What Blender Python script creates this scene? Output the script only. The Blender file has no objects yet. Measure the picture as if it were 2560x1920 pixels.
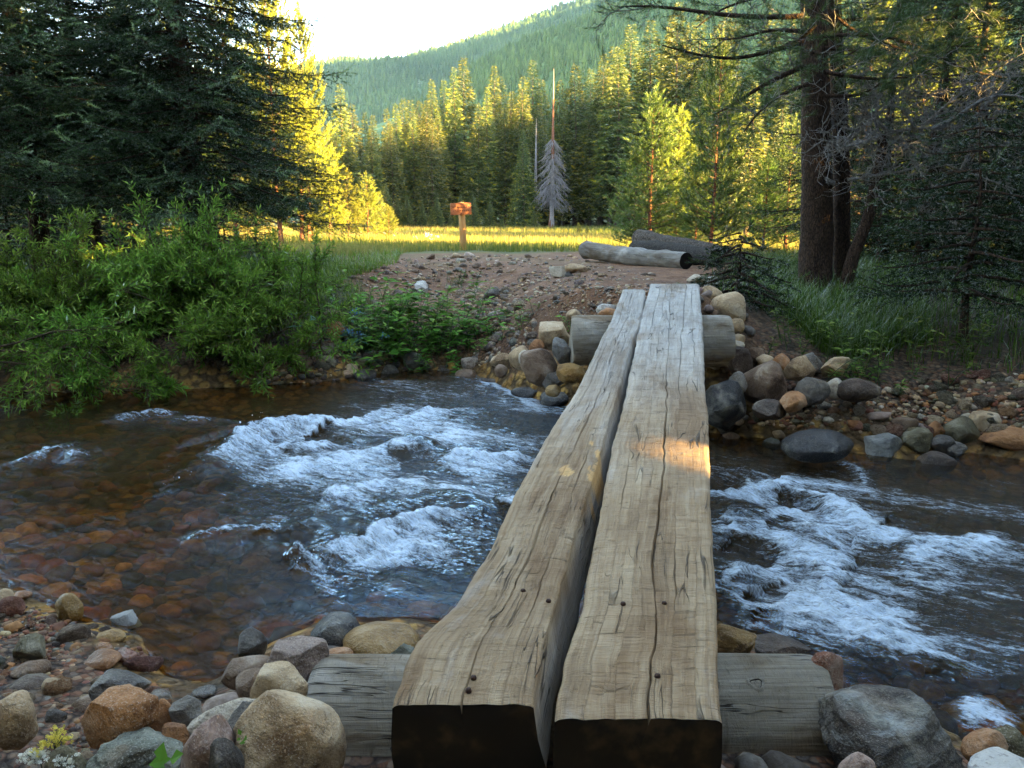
import bpy, math, random
import numpy as np
from mathutils import Vector, Matrix
R = math.radians
S = bpy.context.scene
COL = S.collection
rng = np.random.default_rng(7)
random.seed(7)

# ------------------------------------------------------------------ camera
FPX = 2050.0
PITCH = R(12.65)
CAM = np.array([0.0, 0.0, 2.0])
cam = bpy.data.cameras.new('camera')
cam.sensor_width = 36.0
cam.lens = 36.0 * FPX / 2560.0
cam.clip_start = 0.05
cam.clip_end = 6000
camo = bpy.data.objects.new('camera', cam)
COL.objects.link(camo)
camo.location = CAM
camo.rotation_euler = (R(90) - PITCH, 0, 0)
S.camera = camo
cP, sP = math.cos(PITCH), math.sin(PITCH)

def rayd(u, v):
    a = (u - 1280.0) / FPX
    b = -(v - 960.0) / FPX
    return np.array([a, cP + b * sP, -sP + b * cP])     # per unit optical depth

def at_z(u, v, z=0.0):
    d = rayd(u, v)
    return CAM + d * ((z - CAM[2]) / d[2])

def at_y(u, v, y):
    d = rayd(u, v)
    return CAM + d * (y / d[1])

# ------------------------------------------------------------------ sun direction
SUN_EL, SUN_TH = R(11.5), R(35)
TOSUN = np.array([math.cos(SUN_EL) * math.cos(SUN_TH), -math.cos(SUN_EL) * math.sin(SUN_TH), math.sin(SUN_EL)])

# ------------------------------------------------------------------ numeric helpers
def sm(x):
    x = np.clip(x, 0, 1)
    return x * x * (3 - 2 * x)

def _h(ix, iy, iz, seed):
    n = (ix.astype(np.int64) * 374761393 + iy.astype(np.int64) * 668265263 + iz.astype(np.int64) * 2147483647 + seed * 974634777) & 0xffffffff
    n = ((n ^ (n >> 13)) * 1274126177) & 0xffffffff
    n = ((n ^ (n >> 16)) * 2246822519) & 0xffffffff
    return ((n ^ (n >> 15)) & 0xffff) / 65535.0

def vn(p, seed=0):
    p = np.asarray(p, float)
    i = np.floor(p).astype(np.int64)
    f = p - i
    f = f * f * (3 - 2 * f)
    r = 0
    for dx in (0, 1):
        wx = f[..., 0] if dx else 1 - f[..., 0]
        for dy in (0, 1):
            wy = f[..., 1] if dy else 1 - f[..., 1]
            for dz in (0, 1):
                wz = f[..., 2] if dz else 1 - f[..., 2]
                r = r + wx * wy * wz * _h(i[..., 0] + dx, i[..., 1] + dy, i[..., 2] + dz, seed)
    return r * 2 - 1

def fbm(p, seed=0, o=4, g=.5):
    p = np.asarray(p, float)
    a, s, t = 1.0, 0, 0
    for k in range(o):
        s = s + a * vn(p * (2.03 ** k) + k * 7.3, seed + k)
        t += a
        a *= g
    return s / t

def xy0(x, y, s=1.0):
    return np.stack([x * s, y * s, np.zeros_like(x)], -1)

def unit(v):
    return v / np.maximum(np.linalg.norm(v, axis=-1, keepdims=True), 1e-9)

# ------------------------------------------------------------------ object helpers
def link(name, me, mats=(), parent=None, loc=None):
    o = bpy.data.objects.new(name, me)
    for m in (mats if isinstance(mats, (list, tuple)) else [mats]):
        if me is not None:
            me.materials.append(m)
    COL.objects.link(o)
    if parent is not None:
        o.parent = parent
    if loc is not None:
        o.location = loc
    return o

def tag(o, label=None, cat=None, group=None, kind=None):
    if label: o['label'] = label
    if cat: o['category'] = cat
    if group: o['group'] = group
    if kind: o['kind'] = kind
    return o

def empty(name, loc, label=None, cat=None, group=None):
    o = bpy.data.objects.new(name, None)
    o.empty_display_size = .2
    COL.objects.link(o)
    o.location = loc
    return tag(o, label, cat, group)

def mesh(name, V, F, attrs=None, smooth=False, uv=None):
    """V (n,3); F (m,k) uniform polygons; attrs {name: (n,) or (n,3)} on points; uv (n,2) on points."""
    V = np.ascontiguousarray(V, np.float32)
    F = np.ascontiguousarray(F, np.int32)
    me = bpy.data.meshes.new(name)
    k = F.shape[1]
    me.vertices.add(len(V)); me.vertices.foreach_set('co', V.ravel())
    me.loops.add(F.size); me.loops.foreach_set('vertex_index', F.ravel())
    me.polygons.add(len(F)); me.polygons.foreach_set('loop_start', np.arange(0, F.size, k, dtype=np.int32))
    try:
        me.polygons.foreach_set('loop_total', np.full(len(F), k, np.int32))
    except Exception:
        pass
    me.update(calc_edges=True)
    if smooth:
        me.polygons.foreach_set('use_smooth', np.ones(len(F), bool))
    for n, a in (attrs or {}).items():
        a = np.asarray(a, np.float32)
        if a.ndim == 1:
            at = me.attributes.new(n, 'FLOAT', 'POINT'); at.data.foreach_set('value', a)
        else:
            at = me.attributes.new(n, 'FLOAT_COLOR', 'POINT')
            at.data.foreach_set('color', np.concatenate([a, np.ones((len(a), 1), np.float32)], 1).ravel())
    if uv is not None:
        l = me.uv_layers.new(name='UVMap')
        l.data.foreach_set('uv', np.asarray(uv, np.float32)[F.ravel()].ravel())
    return me

def tri_mesh(name, T, tint=None, col=None):
    """T (n,3,3) loose triangles (foliage); tint (n,) one value per triangle."""
    n = len(T)
    at = {}
    if tint is not None: at['tint'] = np.repeat(tint, 3)
    if col is not None: at['col'] = np.repeat(col, 3, axis=0)
    return mesh(name, T.reshape(-1, 3), np.arange(n * 3).reshape(n, 3), at)

def grid_faces(nu, nv, wrap=False):
    i = np.arange(nu - 1)[:, None]
    j = np.arange(nv if wrap else nv - 1)[None, :]
    j2 = (j + 1) % nv
    return np.stack([i * nv + j, (i + 1) * nv + j, (i + 1) * nv + j2, i * nv + j2], -1).reshape(-1, 4)

def frames(d, up=(0, 0, 1)):
    """orthonormal frames (n,3,3) rows = x along d, y side, z up-ish"""
    d = unit(np.asarray(d, float))
    up = np.broadcast_to(np.asarray(up, float), d.shape)
    s = np.cross(up, d)
    bad = np.linalg.norm(s, axis=-1) < 1e-4
    s[bad] = np.array([1.0, 0, 0])
    s = unit(s)
    w = np.cross(d, s)
    return np.stack([d, s, w], 1)

def tubes(paths, nside=5):
    """paths: list of (pts (k,3), radii (k,)). Returns V, F quads (+ uv) as one mesh."""
    Vs, Fs, UV, base = [], [], [], 0
    for pts, rad in paths:
        pts = np.asarray(pts, float); rad = np.asarray(rad, float)
        k = len(pts)
        t = np.gradient(pts, axis=0)
        fr = frames(t, (0.13, 0.07, 1))
        a = np.arange(nside) * 2 * np.pi / nside
        ring = fr[:, None, 1] * np.cos(a)[None, :, None] + fr[:, None, 2] * np.sin(a)[None, :, None]
        V = pts[:, None] + ring * rad[:, None, None]
        Vs.append(V.reshape(-1, 3))
        Fs.append(grid_faces(k, nside, True) + base)
        ln = np.concatenate([[0], np.cumsum(np.linalg.norm(np.diff(pts, axis=0), axis=1))])
        UV.append(np.stack([np.broadcast_to(a / 6.283, (k, nside)), np.broadcast_to(ln[:, None], (k, nside))], -1).reshape(-1, 2))
        base += k * nside
    return np.concatenate(Vs), np.concatenate(Fs), np.concatenate(UV)

def copy_thing(o, loc=None, rz=None, scale=None, label=None, group=None):
    c = o.copy(); COL.objects.link(c)
    for ch in o.children:
        d = ch.copy(); COL.objects.link(d); d.parent = c
        for g in ch.children:
            e = g.copy(); COL.objects.link(e); e.parent = d
    if loc is not None: c.location = loc
    if rz is not None: c.rotation_euler = (0, 0, rz)
    if scale is not None: c.scale = scale if hasattr(scale, '__len__') else (scale,) * 3
    if label: c['label'] = label
    if group: c['group'] = group
    return c

# ------------------------------------------------------------------ shader helpers
class NT:
    def __init__(s, name):
        s.m = bpy.data.materials.new(name); s.m.use_nodes = True
        s.t = s.m.node_tree; s.t.nodes.clear()
        s.out = s.t.nodes.new('ShaderNodeOutputMaterial')
    def n(s, typ, inp=None, **kw):
        nd = s.t.nodes.new('ShaderNode' + typ)
        for k, v in kw.items(): setattr(nd, k, v)
        for k, v in (inp or {}).items(): s.set(nd.inputs[k], v)
        return nd
    def set(s, sock, v):
        if isinstance(v, bpy.types.NodeSocket): s.t.links.new(v, sock)
        elif isinstance(v, (tuple, list)) and sock.type == 'RGBA' and len(v) == 3: sock.default_value = (*v, 1)
        else: sock.default_value = v
    def mix(s, f, a, b, blend='MIX'):
        nd = s.t.nodes.new('ShaderNodeMix'); nd.data_type = 'RGBA'; nd.blend_type = blend
        s.set(nd.inputs[0], f); s.set(nd.inputs[6], a); s.set(nd.inputs[7], b)
        return nd.outputs[2]
    def math(s, op, a, b=0.0, clamp=False):
        nd = s.t.nodes.new('ShaderNodeMath'); nd.operation = op; nd.use_clamp = clamp
        s.set(nd.inputs[0], a); s.set(nd.inputs[1], b)
        return nd.outputs[0]
    def ramp(s, f, stops):
        nd = s.t.nodes.new('ShaderNodeValToRGB')
        el = nd.color_ramp.elements
        while len(el) > 1: el.remove(el[0])
        for i, (p, c) in enumerate(stops):
            e = el[0] if i == 0 else el.new(p)
            e.position = p; e.color = (*c, 1) if len(c) == 3 else c
        s.set(nd.inputs[0], f)
        return nd.outputs[0]
    def step(s, f, a, b):
        nd = s.t.nodes.new('ShaderNodeMapRange'); nd.interpolation_type = 'SMOOTHSTEP'
        s.set(nd.inputs[0], f); nd.inputs[1].default_value = a; nd.inputs[2].default_value = b
        return nd.outputs[0]
    def obj(s): return s.n('TexCoord').outputs['Object']
    def uv(s): return s.n('TexCoord').outputs['UV']
    def mapv(s, v, scale=(1, 1, 1), loc=(0, 0, 0), rot=(0, 0, 0)):
        return s.n('Mapping', {'Vector': v, 'Scale': scale, 'Location': loc, 'Rotation': rot}).outputs[0]
    def noise(s, v, scale, detail=4, rough=.55, dist=0.0):
        return s.n('TexNoise', {'Vector': v, 'Scale': scale, 'Detail': detail, 'Roughness': rough, 'Distortion': dist}).outputs[0]
    def voro(s, v, scale, feat='F1', out=0, rnd=1.0):
        return s.n('TexVoronoi', {'Vector': v, 'Scale': scale, 'Randomness': rnd}, feature=feat).outputs[out]
    def attr(s, name, out='Fac'): return s.n('Attribute', attribute_name=name).outputs[out]
    def bump(s, h, strength=.5, dist=.02, normal=None):
        i = {'Height': h, 'Strength': strength, 'Distance': dist}
        if normal is not None: i['Normal'] = normal
        return s.n('Bump', i).outputs[0]
    def pbr(s, col, rough=.8, normal=None, spec=.4, **kw):
        i = {'Base Color': col, 'Roughness': rough, 'Specular IOR Level': spec}
        if normal is not None: i['Normal'] = normal
        i.update(kw)
        return s.n('BsdfPrincipled', i).outputs[0]
    def done(s, sh):
        s.t.links.new(sh, s.out.inputs[0]); return s.m

def foliage_mat(name, c1, c2, c3=None, trans=.3, rough=.6):
    """c1..c2 over the 'tint' attribute; thin leaf: diffuse + translucent + slight gloss"""
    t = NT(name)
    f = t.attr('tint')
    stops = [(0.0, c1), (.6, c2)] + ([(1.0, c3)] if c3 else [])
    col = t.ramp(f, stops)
    oi = t.n('ObjectInfo').outputs['Random']
    col = t.n('HueSaturation', {'Hue': t.math('ADD', .485, t.math('MULTIPLY', oi, .03)), 'Saturation': 1.0,
              'Value': t.math('ADD', .8, t.math('MULTIPLY', oi, .4)), 'Color': col}).outputs[0]
    d = t.n('BsdfDiffuse', {'Color': col}).outputs[0]
    tr = t.n('BsdfTranslucent', {'Color': col}).outputs[0]
    g = t.n('BsdfGlossy', {'Color': (.5, .5, .5), 'Roughness': rough}).outputs[0]
    a = t.n('MixShader', {0: trans, 1: d, 2: tr}).outputs[0]
    fr = t.n('Fresnel', {'IOR': 1.35}).outputs[0]
    return t.done(t.n('MixShader', {0: t.math('MULTIPLY', fr, .28), 1: a, 2: g}).outputs[0])
SKY_STRENGTH, SUN_STRENGTH, SUN_COL, EXPOSURE = .114, 5.0, (1.0, .66, .19), 4.4
SKY_TINT = (1.0, .91, .78)
FOREST_Q = 14.6
HAZE = .00010
FLECKS = [(at_y(1420, 1175, 3.75), .10), (at_y(1485, 1130, 3.9), .09), (at_y(1590, 1160, 3.75), .10), (at_y(1670, 1170, 3.75), .09), (at_y(1740, 1140, 3.8), .07), (at_y(2066, 415, 10.1), .10), (at_y(2070, 545, 10.1), .09), (at_y(2068, 480, 10.1), .07)]
FLECKS += [(at_y(u, v, y), r) for u, v, y, r in [(1995, 45, 9.8, .18), (2140, 45, 9.8, .16), (1930, 25, 9.8, .2), (2330, 60, 9.8, .18), (2340, 190, 10.2, .2), (1950, 90, 9.8, .16), (2190, 150, 10, .16), (2480, 50, 10, .2), (2350, 240, 10.2, .2), (860, 560, 9.8, .2), (200, 640, 9.8, .15)]]
# ================================================================== terrain
def line_world(pts):
    w = np.array([at_z(u, v, 0.0)[:2] for u, v in pts])
    for i in range(1, len(w)):
        w[i, 0] = max(w[i, 0], w[i - 1, 0] + .02)
    return w
FAR = line_world([(-300, 985), (0, 980), (350, 975), (580, 968), (810, 952), (1000, 926), (1150, 925), (1220, 945), (1300, 985),
                  (1400, 1010), (1560, 1040), (1780, 1082), (1950, 1100), (2120, 1130), (2280, 1150), (2420, 1130), (2560, 1150), (2900, 1200)])
NEAR = line_world([(-300, 1430), (0, 1445), (170, 1527), (340, 1600), (410, 1690), (520, 1700), (660, 1610), (790, 1548), (1040, 1545),
                   (1250, 1560), (1560, 1560), (1800, 1560), (1960, 1620), (2080, 1740), (2300, 1790), (2430, 1850), (2560, 1880), (2900, 1900)])
FAR = np.concatenate([[[-60, 12]], [[-12, 8.6]], FAR, [[9, 4.6], [60, -6]]])
NEAR = np.concatenate([[[-60, 9]], [[-10, 5.2]], NEAR, [[5, 1.9], [60, -12]]])
yF = lambda x: np.interp(x, FAR[:, 0], FAR[:, 1])
yN = lambda x: np.interp(x, NEAR[:, 0], NEAR[:, 1])
def zfar(y):
    return np.interp(y, [0, 8, 13, 22, 35, 52, 90, 200, 6000], [1.0, 1.0, .95, .70, .50, .32, .5, 1.5, 2])
HBX = [-12, -5, -2, -1, 0, .5, .8, 1.8, 2.3, 3.2, 5, 12]
HBZ = [.55, .55, .62, .62, .75, .95, 1.12, 1.12, .95, .80, .75, .8]
HBW = [1.3, 1.2, 1.6, 2.2, 2.0, 1.0, .75, .75, 1.6, 2.4, 2.6, 3.0]
def H(x, y, rough=True):
    x = np.asarray(x, float); y = np.asarray(y, float)
    wob = .06 * vn(xy0(x, y, 2.1), 3)
    df = y - yF(x) + wob
    dn = yN(x) - y + wob
    hb = np.interp(x, HBX, HBZ); wb = np.interp(x, HBX, HBW)
    t = np.clip(df / wb, 0, None)
    bank = hb * (1 - np.exp(-1.9 * t)) / (1 - math.exp(-1.9))
    bank = np.where(t > 1, hb + .02 * 0, bank)
    k = sm((df - wb) / 3.5)
    zf = bank * (1 - k) + zfar(y) * k
    nb = np.interp(x, [-3, -1.2, -.8, 1.5, 2.2], [.16, .20, .26, .24, .22])
    zn = nb * (1 - np.exp(-dn / .8)) + .35 * sm((dn - 1.4) / 3)
    ins = np.minimum(-df, -dn)
    dep = np.interp(x, [-4, -1.5, 0, 3], [.20, .22, .34, .36])
    zi = -dep * (1 - np.exp(-np.clip(ins, 0, None) / .55)) - .015 * np.clip(ins, 0, 1)
    z = np.where(df > 0, zf, np.where(dn > 0, zn, zi))
    if rough:
        amp = np.where(y > 16, .015, .035)
        z = z + amp * fbm(xy0(x, y, 1.7), 11, 4) + .018 * fbm(xy0(x, y, 9.0), 21, 2) * (y < 15)
    return z

def hit(u, v):
    """pixel -> terrain point (march)"""
    d = rayd(u, v)
    ts = np.concatenate([np.arange(1.2, 14, .02), np.arange(14, 90, .1)])
    p = CAM + d[None] * ts[:, None]
    below = p[:, 2] < H(p[:, 0], p[:, 1], False)
    i = int(np.argmax(below)) if below.any() else len(ts) - 1
    return p[i], ts[i]

def axis(lo, hi, step, far_lo, far_hi, g=1.10):
    a = list(np.arange(lo, hi + 1e-6, step)); s = step
    up = []; x = hi
    while x < far_hi: s *= g; x += s; up.append(x)
    dn = []; x = lo; s = step
    while x > far_lo: s *= g; x -= s; dn.append(x)
    return np.array(dn[::-1] + a + up)
gx = axis(-7.5, 7.0, .035, -1350, 1350)
gy = axis(1.2, 13.5, .035, -300, 1900)
GX, GY = np.meshgrid(gx, gy, indexing='ij')
GZ = H(GX, GY)
V = np.stack([GX, GY, GZ], -1).reshape(-1, 3)
fx, fy = V[:, 0], V[:, 1]
dF = fy - yF(fx); dN = yN(fx) - fy
nz = fbm(xy0(fx, fy, .8), 31, 4)
# path: pounded dirt beside the bridge end, out to the sign
path = np.exp(-np.clip(np.abs(fx - np.interp(fy, [7, 9, 12, 16, 20], [1.1, .6, .4, .3, .6])) - np.interp(fy, [7, 9, 12, 17, 21], [.4, 1.0, 2.6, 4.2, 3.2]), 0, None) / .35)
path = np.clip(path * sm((20.6 + nz * 1.2 - fy + .10 * (fx + 1)) / 1.2) + .6 * nz * (path > .1), 0, 1) * (dF > 0)
bed = 1 - sm((np.maximum(dF, dN) - .02 + .1 * nz) / .35)
# distance weighted cobble/gravel on the shores
grav = np.where(dN > 0, 1.0, np.clip(1 - dF / np.interp(fx, HBX, HBW) + .4 * nz, 0, 1))

t = NT('ground')
pos = t.n('NewGeometry').outputs['Position']
n1 = t.noise(pos, 3.0, 6, .6); n2 = t.noise(pos, 38.0, 4, .6); n3 = t.noise(pos, .35, 4)
dirt = t.ramp(t.mix(.5, n1, n2), [(.3, (.050, .022, .010)), (.5, (.150, .069, .032)), (.68, (.29, .155, .080))])
vc = t.voro(pos, 26, 'F1', 1)
vd = t.voro(pos, 26, 'F1', 0)
peb = t.ramp(t.n('SeparateColor', {0: vc}).outputs[0], [(0, (.09, .045, .028)), (.35, (.19, .085, .045)), (.6, (.13, .085, .06)), (.85, (.27, .17, .10)), (1, (.09, .075, .065))])
vb = t.voro(pos, 9, 'F1', 1); vbd = t.voro(t.mix(.06, pos, t.n('TexNoise', {'Vector': pos, 'Scale': 4.0}).outputs[1]), 9, 'F1', 0)
cob = t.ramp(t.n('SeparateColor', {0: vb}).outputs[1], [(0, (.22, .11, .030)), (.3, (.46, .23, .050)), (.55, (.28, .17, .055)), (.75, (.62, .36, .08)), (.9, (.17, .12, .07)), (1, (.52, .19, .05))])
cob = t.mix(t.step(vbd, .35, .62), cob, (.07, .040, .016))
cob = t.mix(t.math('MULTIPLY', n1, .6), cob, (.12, .07, .022))
pebc = t.mix(t.step(vd, .4, .75), peb, (.035, .022, .016))
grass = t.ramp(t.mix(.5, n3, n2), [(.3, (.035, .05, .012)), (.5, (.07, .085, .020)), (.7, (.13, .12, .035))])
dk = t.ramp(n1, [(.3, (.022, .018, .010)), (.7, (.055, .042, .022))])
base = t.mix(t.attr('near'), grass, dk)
c = t.mix(t.attr('path'), base, dirt)
c = t.mix(t.math('MULTIPLY', t.attr('grav'), t.step(n1, .25, .55)), c, pebc)
c = t.mix(t.attr('bed'), c, cob)
hgt = t.math('SUBTRACT', t.math('MULTIPLY', n2, .4), t.math('MULTIPLY', vd, t.math('MULTIPLY', t.attr('grav'), .6)))
nb_ = t.bump(hgt, .9, .05)
nb_ = t.bump(t.math('MULTIPLY', t.math('MULTIPLY', vbd, -1.0), t.attr('bed')), .9, .08, nb_)
M_ground = t.done(t.pbr(c, .85, nb_, .3))
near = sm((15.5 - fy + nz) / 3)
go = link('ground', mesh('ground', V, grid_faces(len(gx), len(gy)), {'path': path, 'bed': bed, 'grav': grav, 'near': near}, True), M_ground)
tag(go, 'brown dirt, gravel and turf ground on both sides of the stream', kind='structure')

# ================================================================== water
FLOW = unit(np.array([.88, -.46]))
SIDE = np.array([-FLOW[1], FLOW[0]])
def L(*pts):      # a crest line in photo pixels of the 2212-wide view, laid on the water plane
    return np.array([at_z(u * 1.1573, v * 1.1573, .05)[:2] for u, v in pts])
CREST = [  # line, strength, tail length (m), crest height
    (L((350, 1052), (420, 1012), (470, 962), (530, 922), (610, 905), (700, 912), (770, 935)), 1.15, .75, .10),
    (L((230, 890), (330, 882), (400, 890), (520, 908)), .62, .30, .04),
    (L((30, 990), (100, 958), (150, 970), (190, 990)), .75, .25, .05),
    (L((925, 992), (1000, 972), (1080, 980), (1170, 985)), 1.0, .40, .07),
    (L((395, 1158), (450, 1142), (520, 1135), (600, 1140), (650, 1152)), .75, .14, .06),
    (L((610, 1213), (650, 1202), (700, 1188), (780, 1150), (850, 1130), (950, 1112), (1050, 1098)), 1.15, .5, .09),
    (L((760, 935), (840, 900), (950, 880), (1060, 870)), .45, .6, .03),
    (L((560, 1005), (640, 985), (740, 975), (860, 955), (960, 975)), .95, .55, .03),
    (L((640, 1075), (730, 1045), (830, 1030), (950, 1040), (1060, 1050)), .80, .40, .03),
    (L((700, 1225), (800, 1190), (900, 1172), (1010, 1160)), .85, .40, .03),
    (L((560, 960), (640, 945), (720, 955)), .8, .4, .03),
    (L((1560, 1200), (1640, 1215), (1730, 1260), (1830, 1290), (1960, 1310)), .75, .3, .03),
    (L((1600, 1100), (1700, 1105), (1780, 1140), (1860, 1180)), .7, .3, .02),
    (L((990, 830), (1060, 815), (1120, 850), (1180, 880)), .5, .5, .02),
    (L((1080, 1090), (1110, 1075), (1150, 1065)), .9, .25, .05),
    (L((1480, 1065), (1560, 1062), (1620, 1042), (1700, 1040), (1790, 1072)), .95, .30, .07),
    (L((1480, 1130), (1560, 1135), (1650, 1152), (1720, 1180), (1790, 1222), (1950, 1245)), 1.0, .28, .06),
    (L((1770, 1050), (1815, 1095), (1880, 1128), (1990, 1142)), 1.1, .22, .06),
    (L((1960, 1205), (2000, 1172), (2060, 1155), (2212, 1148)), 1.0, .20, .06),
    (L((1470, 1255), (1560, 1262), (1640, 1290), (1700, 1300), (1800, 1332), (1900, 1362), (2010, 1405)), 1.05, .26, .06),
    (L((1560, 1330), (1680, 1350), (1790, 1390), (1880, 1440)), .55, .25, .03),
    (L((2060, 1540), (2100, 1515), (2150, 1508), (2230, 1515)), 1.4, .22, .10),
    (L((640, 1385), (690, 1352), (760, 1340), (830, 1352)), .55, .15, .03),
    (L((1820, 960), (1850, 1000), (1850, 1040)), .5, .10, .02),
]
HUMP = [(L((900, 955))[0], .10, .30, .17), (L((1000, 1075))[0], .10, .28, .16), (L((570, 1180))[0], .09, .28, .14), (L((690, 1135))[0], .10, .26, .16),
        (L((1600, 1095))[0], .07, .3, .15), (L((430, 1010))[0], .04, .3, .2), (L((880, 1240))[0], .04, .25, .15)]
wx = axis(-5.6, 4.2, .016, -55, 55, 1.2)
wy = np.arange(0, 1.0001, 1 / 470.)
WX = np.broadcast_to(wx[:, None], (len(wx), len(wy))).copy()
WY = (yN(wx) - .45)[:, None] + (yF(wx) - yN(wx) + .9)[:, None] * wy[None]
P = np.stack([WX, WY], -1).reshape(-1, 2)
X, Y = P[:, 0], P[:, 1]
foam = np.zeros(len(P)); hz = np.zeros(len(P))
wobx = np.stack([vn(xy0(X, Y, 3.3), 51), vn(xy0(X, Y, 3.3), 52)], -1) * .09 + np.stack([vn(xy0(X, Y, 9.), 53), vn(xy0(X, Y, 9.), 54)], -1) * .04 + np.stack([vn(xy0(X, Y, 26.), 55), vn(xy0(X, Y, 26.), 56)], -1) * .018
Pw = P + wobx
def seg_info(Pq, ln):
    best = np.full(len(Pq), 1e9); sg = np.zeros(len(Pq)); tt = np.zeros(len(Pq)); n = len(ln) - 1
    for i in range(n):
        a, b = ln[i], ln[i + 1]; ab = b - a
        q = np.clip(((Pq - a) @ ab) / (ab @ ab), 0, 1)
        dl = Pq - (a + q[:, None] * ab)
        d = np.linalg.norm(dl, axis=1)
        m = d < best
        best[m] = d[m]; sg[m] = (dl[m] @ FLOW); tt[m] = (i + q[m]) / n
    return best, sg, tt
loc_m = (X > -7) & (X < 6)
idx = np.where(loc_m)[0]
for ln, st, tail, ht in CREST:
    d, s, tt = seg_info(Pw[idx], ln)
    endf = np.clip(np.minimum(tt, 1 - tt) * 4 + .12, 0, 1)
    brk = np.clip(.82 + .55 * vn(np.stack([tt * len(ln) * 1.7, tt * 0 + len(ln), tt * 0 + ht * 90], -1), 88), .35, 1.25)
    endh = endf * (.6 + .4 * brk); endf = endf * brk
    up = np.exp(-d / .045)
    dn = np.exp(-d / (tail * .85))
    foam[idx] += 1.25 * st * endf * np.where(s > 0, dn, up)
    hz[idx] += .85 * ht * endh * (np.where(s > 0, np.exp(-(d / .16) ** 2), np.exp(-(d / .10) ** 2)) - .55 * np.exp(-((d - .22) / .12) ** 2) * (s < 0))
for c_, a_, sx, sy in HUMP:
    e1 = (P - c_) @ FLOW; e2 = (P - c_) @ SIDE
    g = np.exp(-(e1 / sx) ** 2 - (e2 / sy) ** 2)
    hz += a_ * g; foam -= .8 * g
ea, es = P @ FLOW, P @ SIDE
fa = np.stack([ea, es, np.zeros_like(ea)], -1)
# calm amber shallows at the near left, quiet water along the banks
edge = np.minimum(Y - yN(X), yF(X) - Y)
rough_w = np.clip(.13 + .9 * np.clip(foam, 0, 1) + .35 * sm((X + 2.6) / 1.6) * sm((Y - 3.6) / 1.2) + .3 * (X > .8), 0, 1.5)
calm = sm((edge) / .5)
hz = hz * calm
hz += calm * rough_w * (.020 * fbm(fa * [1.6, 4.2, 1], 61, 3) + .013 * fbm(fa * [5, 12, 1], 62, 3) + .006 * fbm(fa * [16, 30, 1], 63, 2))
hz += np.clip(foam, 0, 1.2) * calm * (.034 * fbm(fa * [9, 15, 1], 64, 3) + .014 * fbm(fa * [34, 42, 1], 65, 2))
zone = np.clip(sm((X + 2.4) / 1.2) * sm((Y - 4.3) / .9), 0, 1) * (X < .9) + .9 * sm((X - .9) / .4) * sm((edge - .25) / .5)
foam = np.clip(foam + (.38 + .66 * fbm(fa * [.9, 3.0, 1], 66, 4)) * zone, 0, 1.3) * sm(edge / .12 + .3)
hz -= .03 * (1 - calm) * (edge < 0)
Vw = np.stack([X, Y, hz], -1)

t = NT('stream_water')
uvn = t.uv()
s1 = t.noise(t.mapv(uvn, (4.6, 17, 1)), 1.0, 5, .65, .8)
s2 = t.noise(t.mapv(uvn, (17, 44, 1)), 1.0, 4, .66, .8)
s3 = t.noise(t.mapv(uvn, (2.2, 7, 1)), 1.0, 4, .6, .8)
s4 = t.noise(t.mapv(uvn, (70, 120, 1)), 1.0, 3, .65, .6)
f = t.attr('foam')
ff = t.math('ADD', f, t.math('MULTIPLY', t.math('SUBTRACT', t.math('ADD', t.math('ADD', t.math('MULTIPLY', s1, .42), t.math('MULTIPLY', s2, .36)), t.math('MULTIPLY', s4, .22)), .5), 4.8))
ff = t.math('MULTIPLY', t.math('MULTIPLY', t.step(ff, .46, 1.65), t.step(f, .03, .30)), .92)
rw = t.attr('rough')
h = t.math('ADD', t.math('ADD', t.math('MULTIPLY', s1, .9), t.math('MULTIPLY', s2, .35)), t.math('ADD', t.math('MULTIPLY', s3, 1.3), t.math('MULTIPLY', s4, .10)))
h = t.math('MULTIPLY', h, rw)
nrm = t.bump(h, .9, .065)
fr = t.n('Fresnel', {'IOR': 1.26, 'Normal': nrm}).outputs[0]
gl = t.n('BsdfGlossy', {'Color': (.58, .80, 1), 'Roughness': .05, 'Normal': nrm}).outputs[0]  # blue of the reflected sky put into the gloss colour
tr = t.n('BsdfTransparent', {'Color': (.88, .67, .36)}).outputs[0]
murk = t.n('BsdfDiffuse', {'Color': (.040, .025, .010)}).outputs[0]
und = t.n('MixShader', {0: t.attr('murk'), 1: tr, 2: murk}).outputs[0]
wat = t.n('MixShader', {0: fr, 1: und, 2: gl}).outputs[0]
fnrm = t.bump(t.math('ADD', s2, t.math('MULTIPLY', s4, .7)), .6, .03)
fo = t.pbr((.68, .81, .96), .5, fnrm, .5)  # white foam tinted with the bluish sky light
M_water = t.done(t.n('MixShader', {0: ff, 1: wat, 2: fo}).outputs[0])
murk_a = np.clip(sm((X + 2.6) / 1.8) * sm((edge - .15) / .9) * .62 + .20 + .38 * sm(edge / 1.2) * sm((Y - 5.0) / 1.2), 0, .85)
wo = link('water', mesh('water', Vw, grid_faces(len(wx), len(wy)), {'foam': foam, 'rough': rough_w, 'murk': murk_a}, True, np.stack([ea, es], -1)), M_water)
tag(wo, 'fast shallow mountain stream with white rapids over amber stones', kind='structure')
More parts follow.
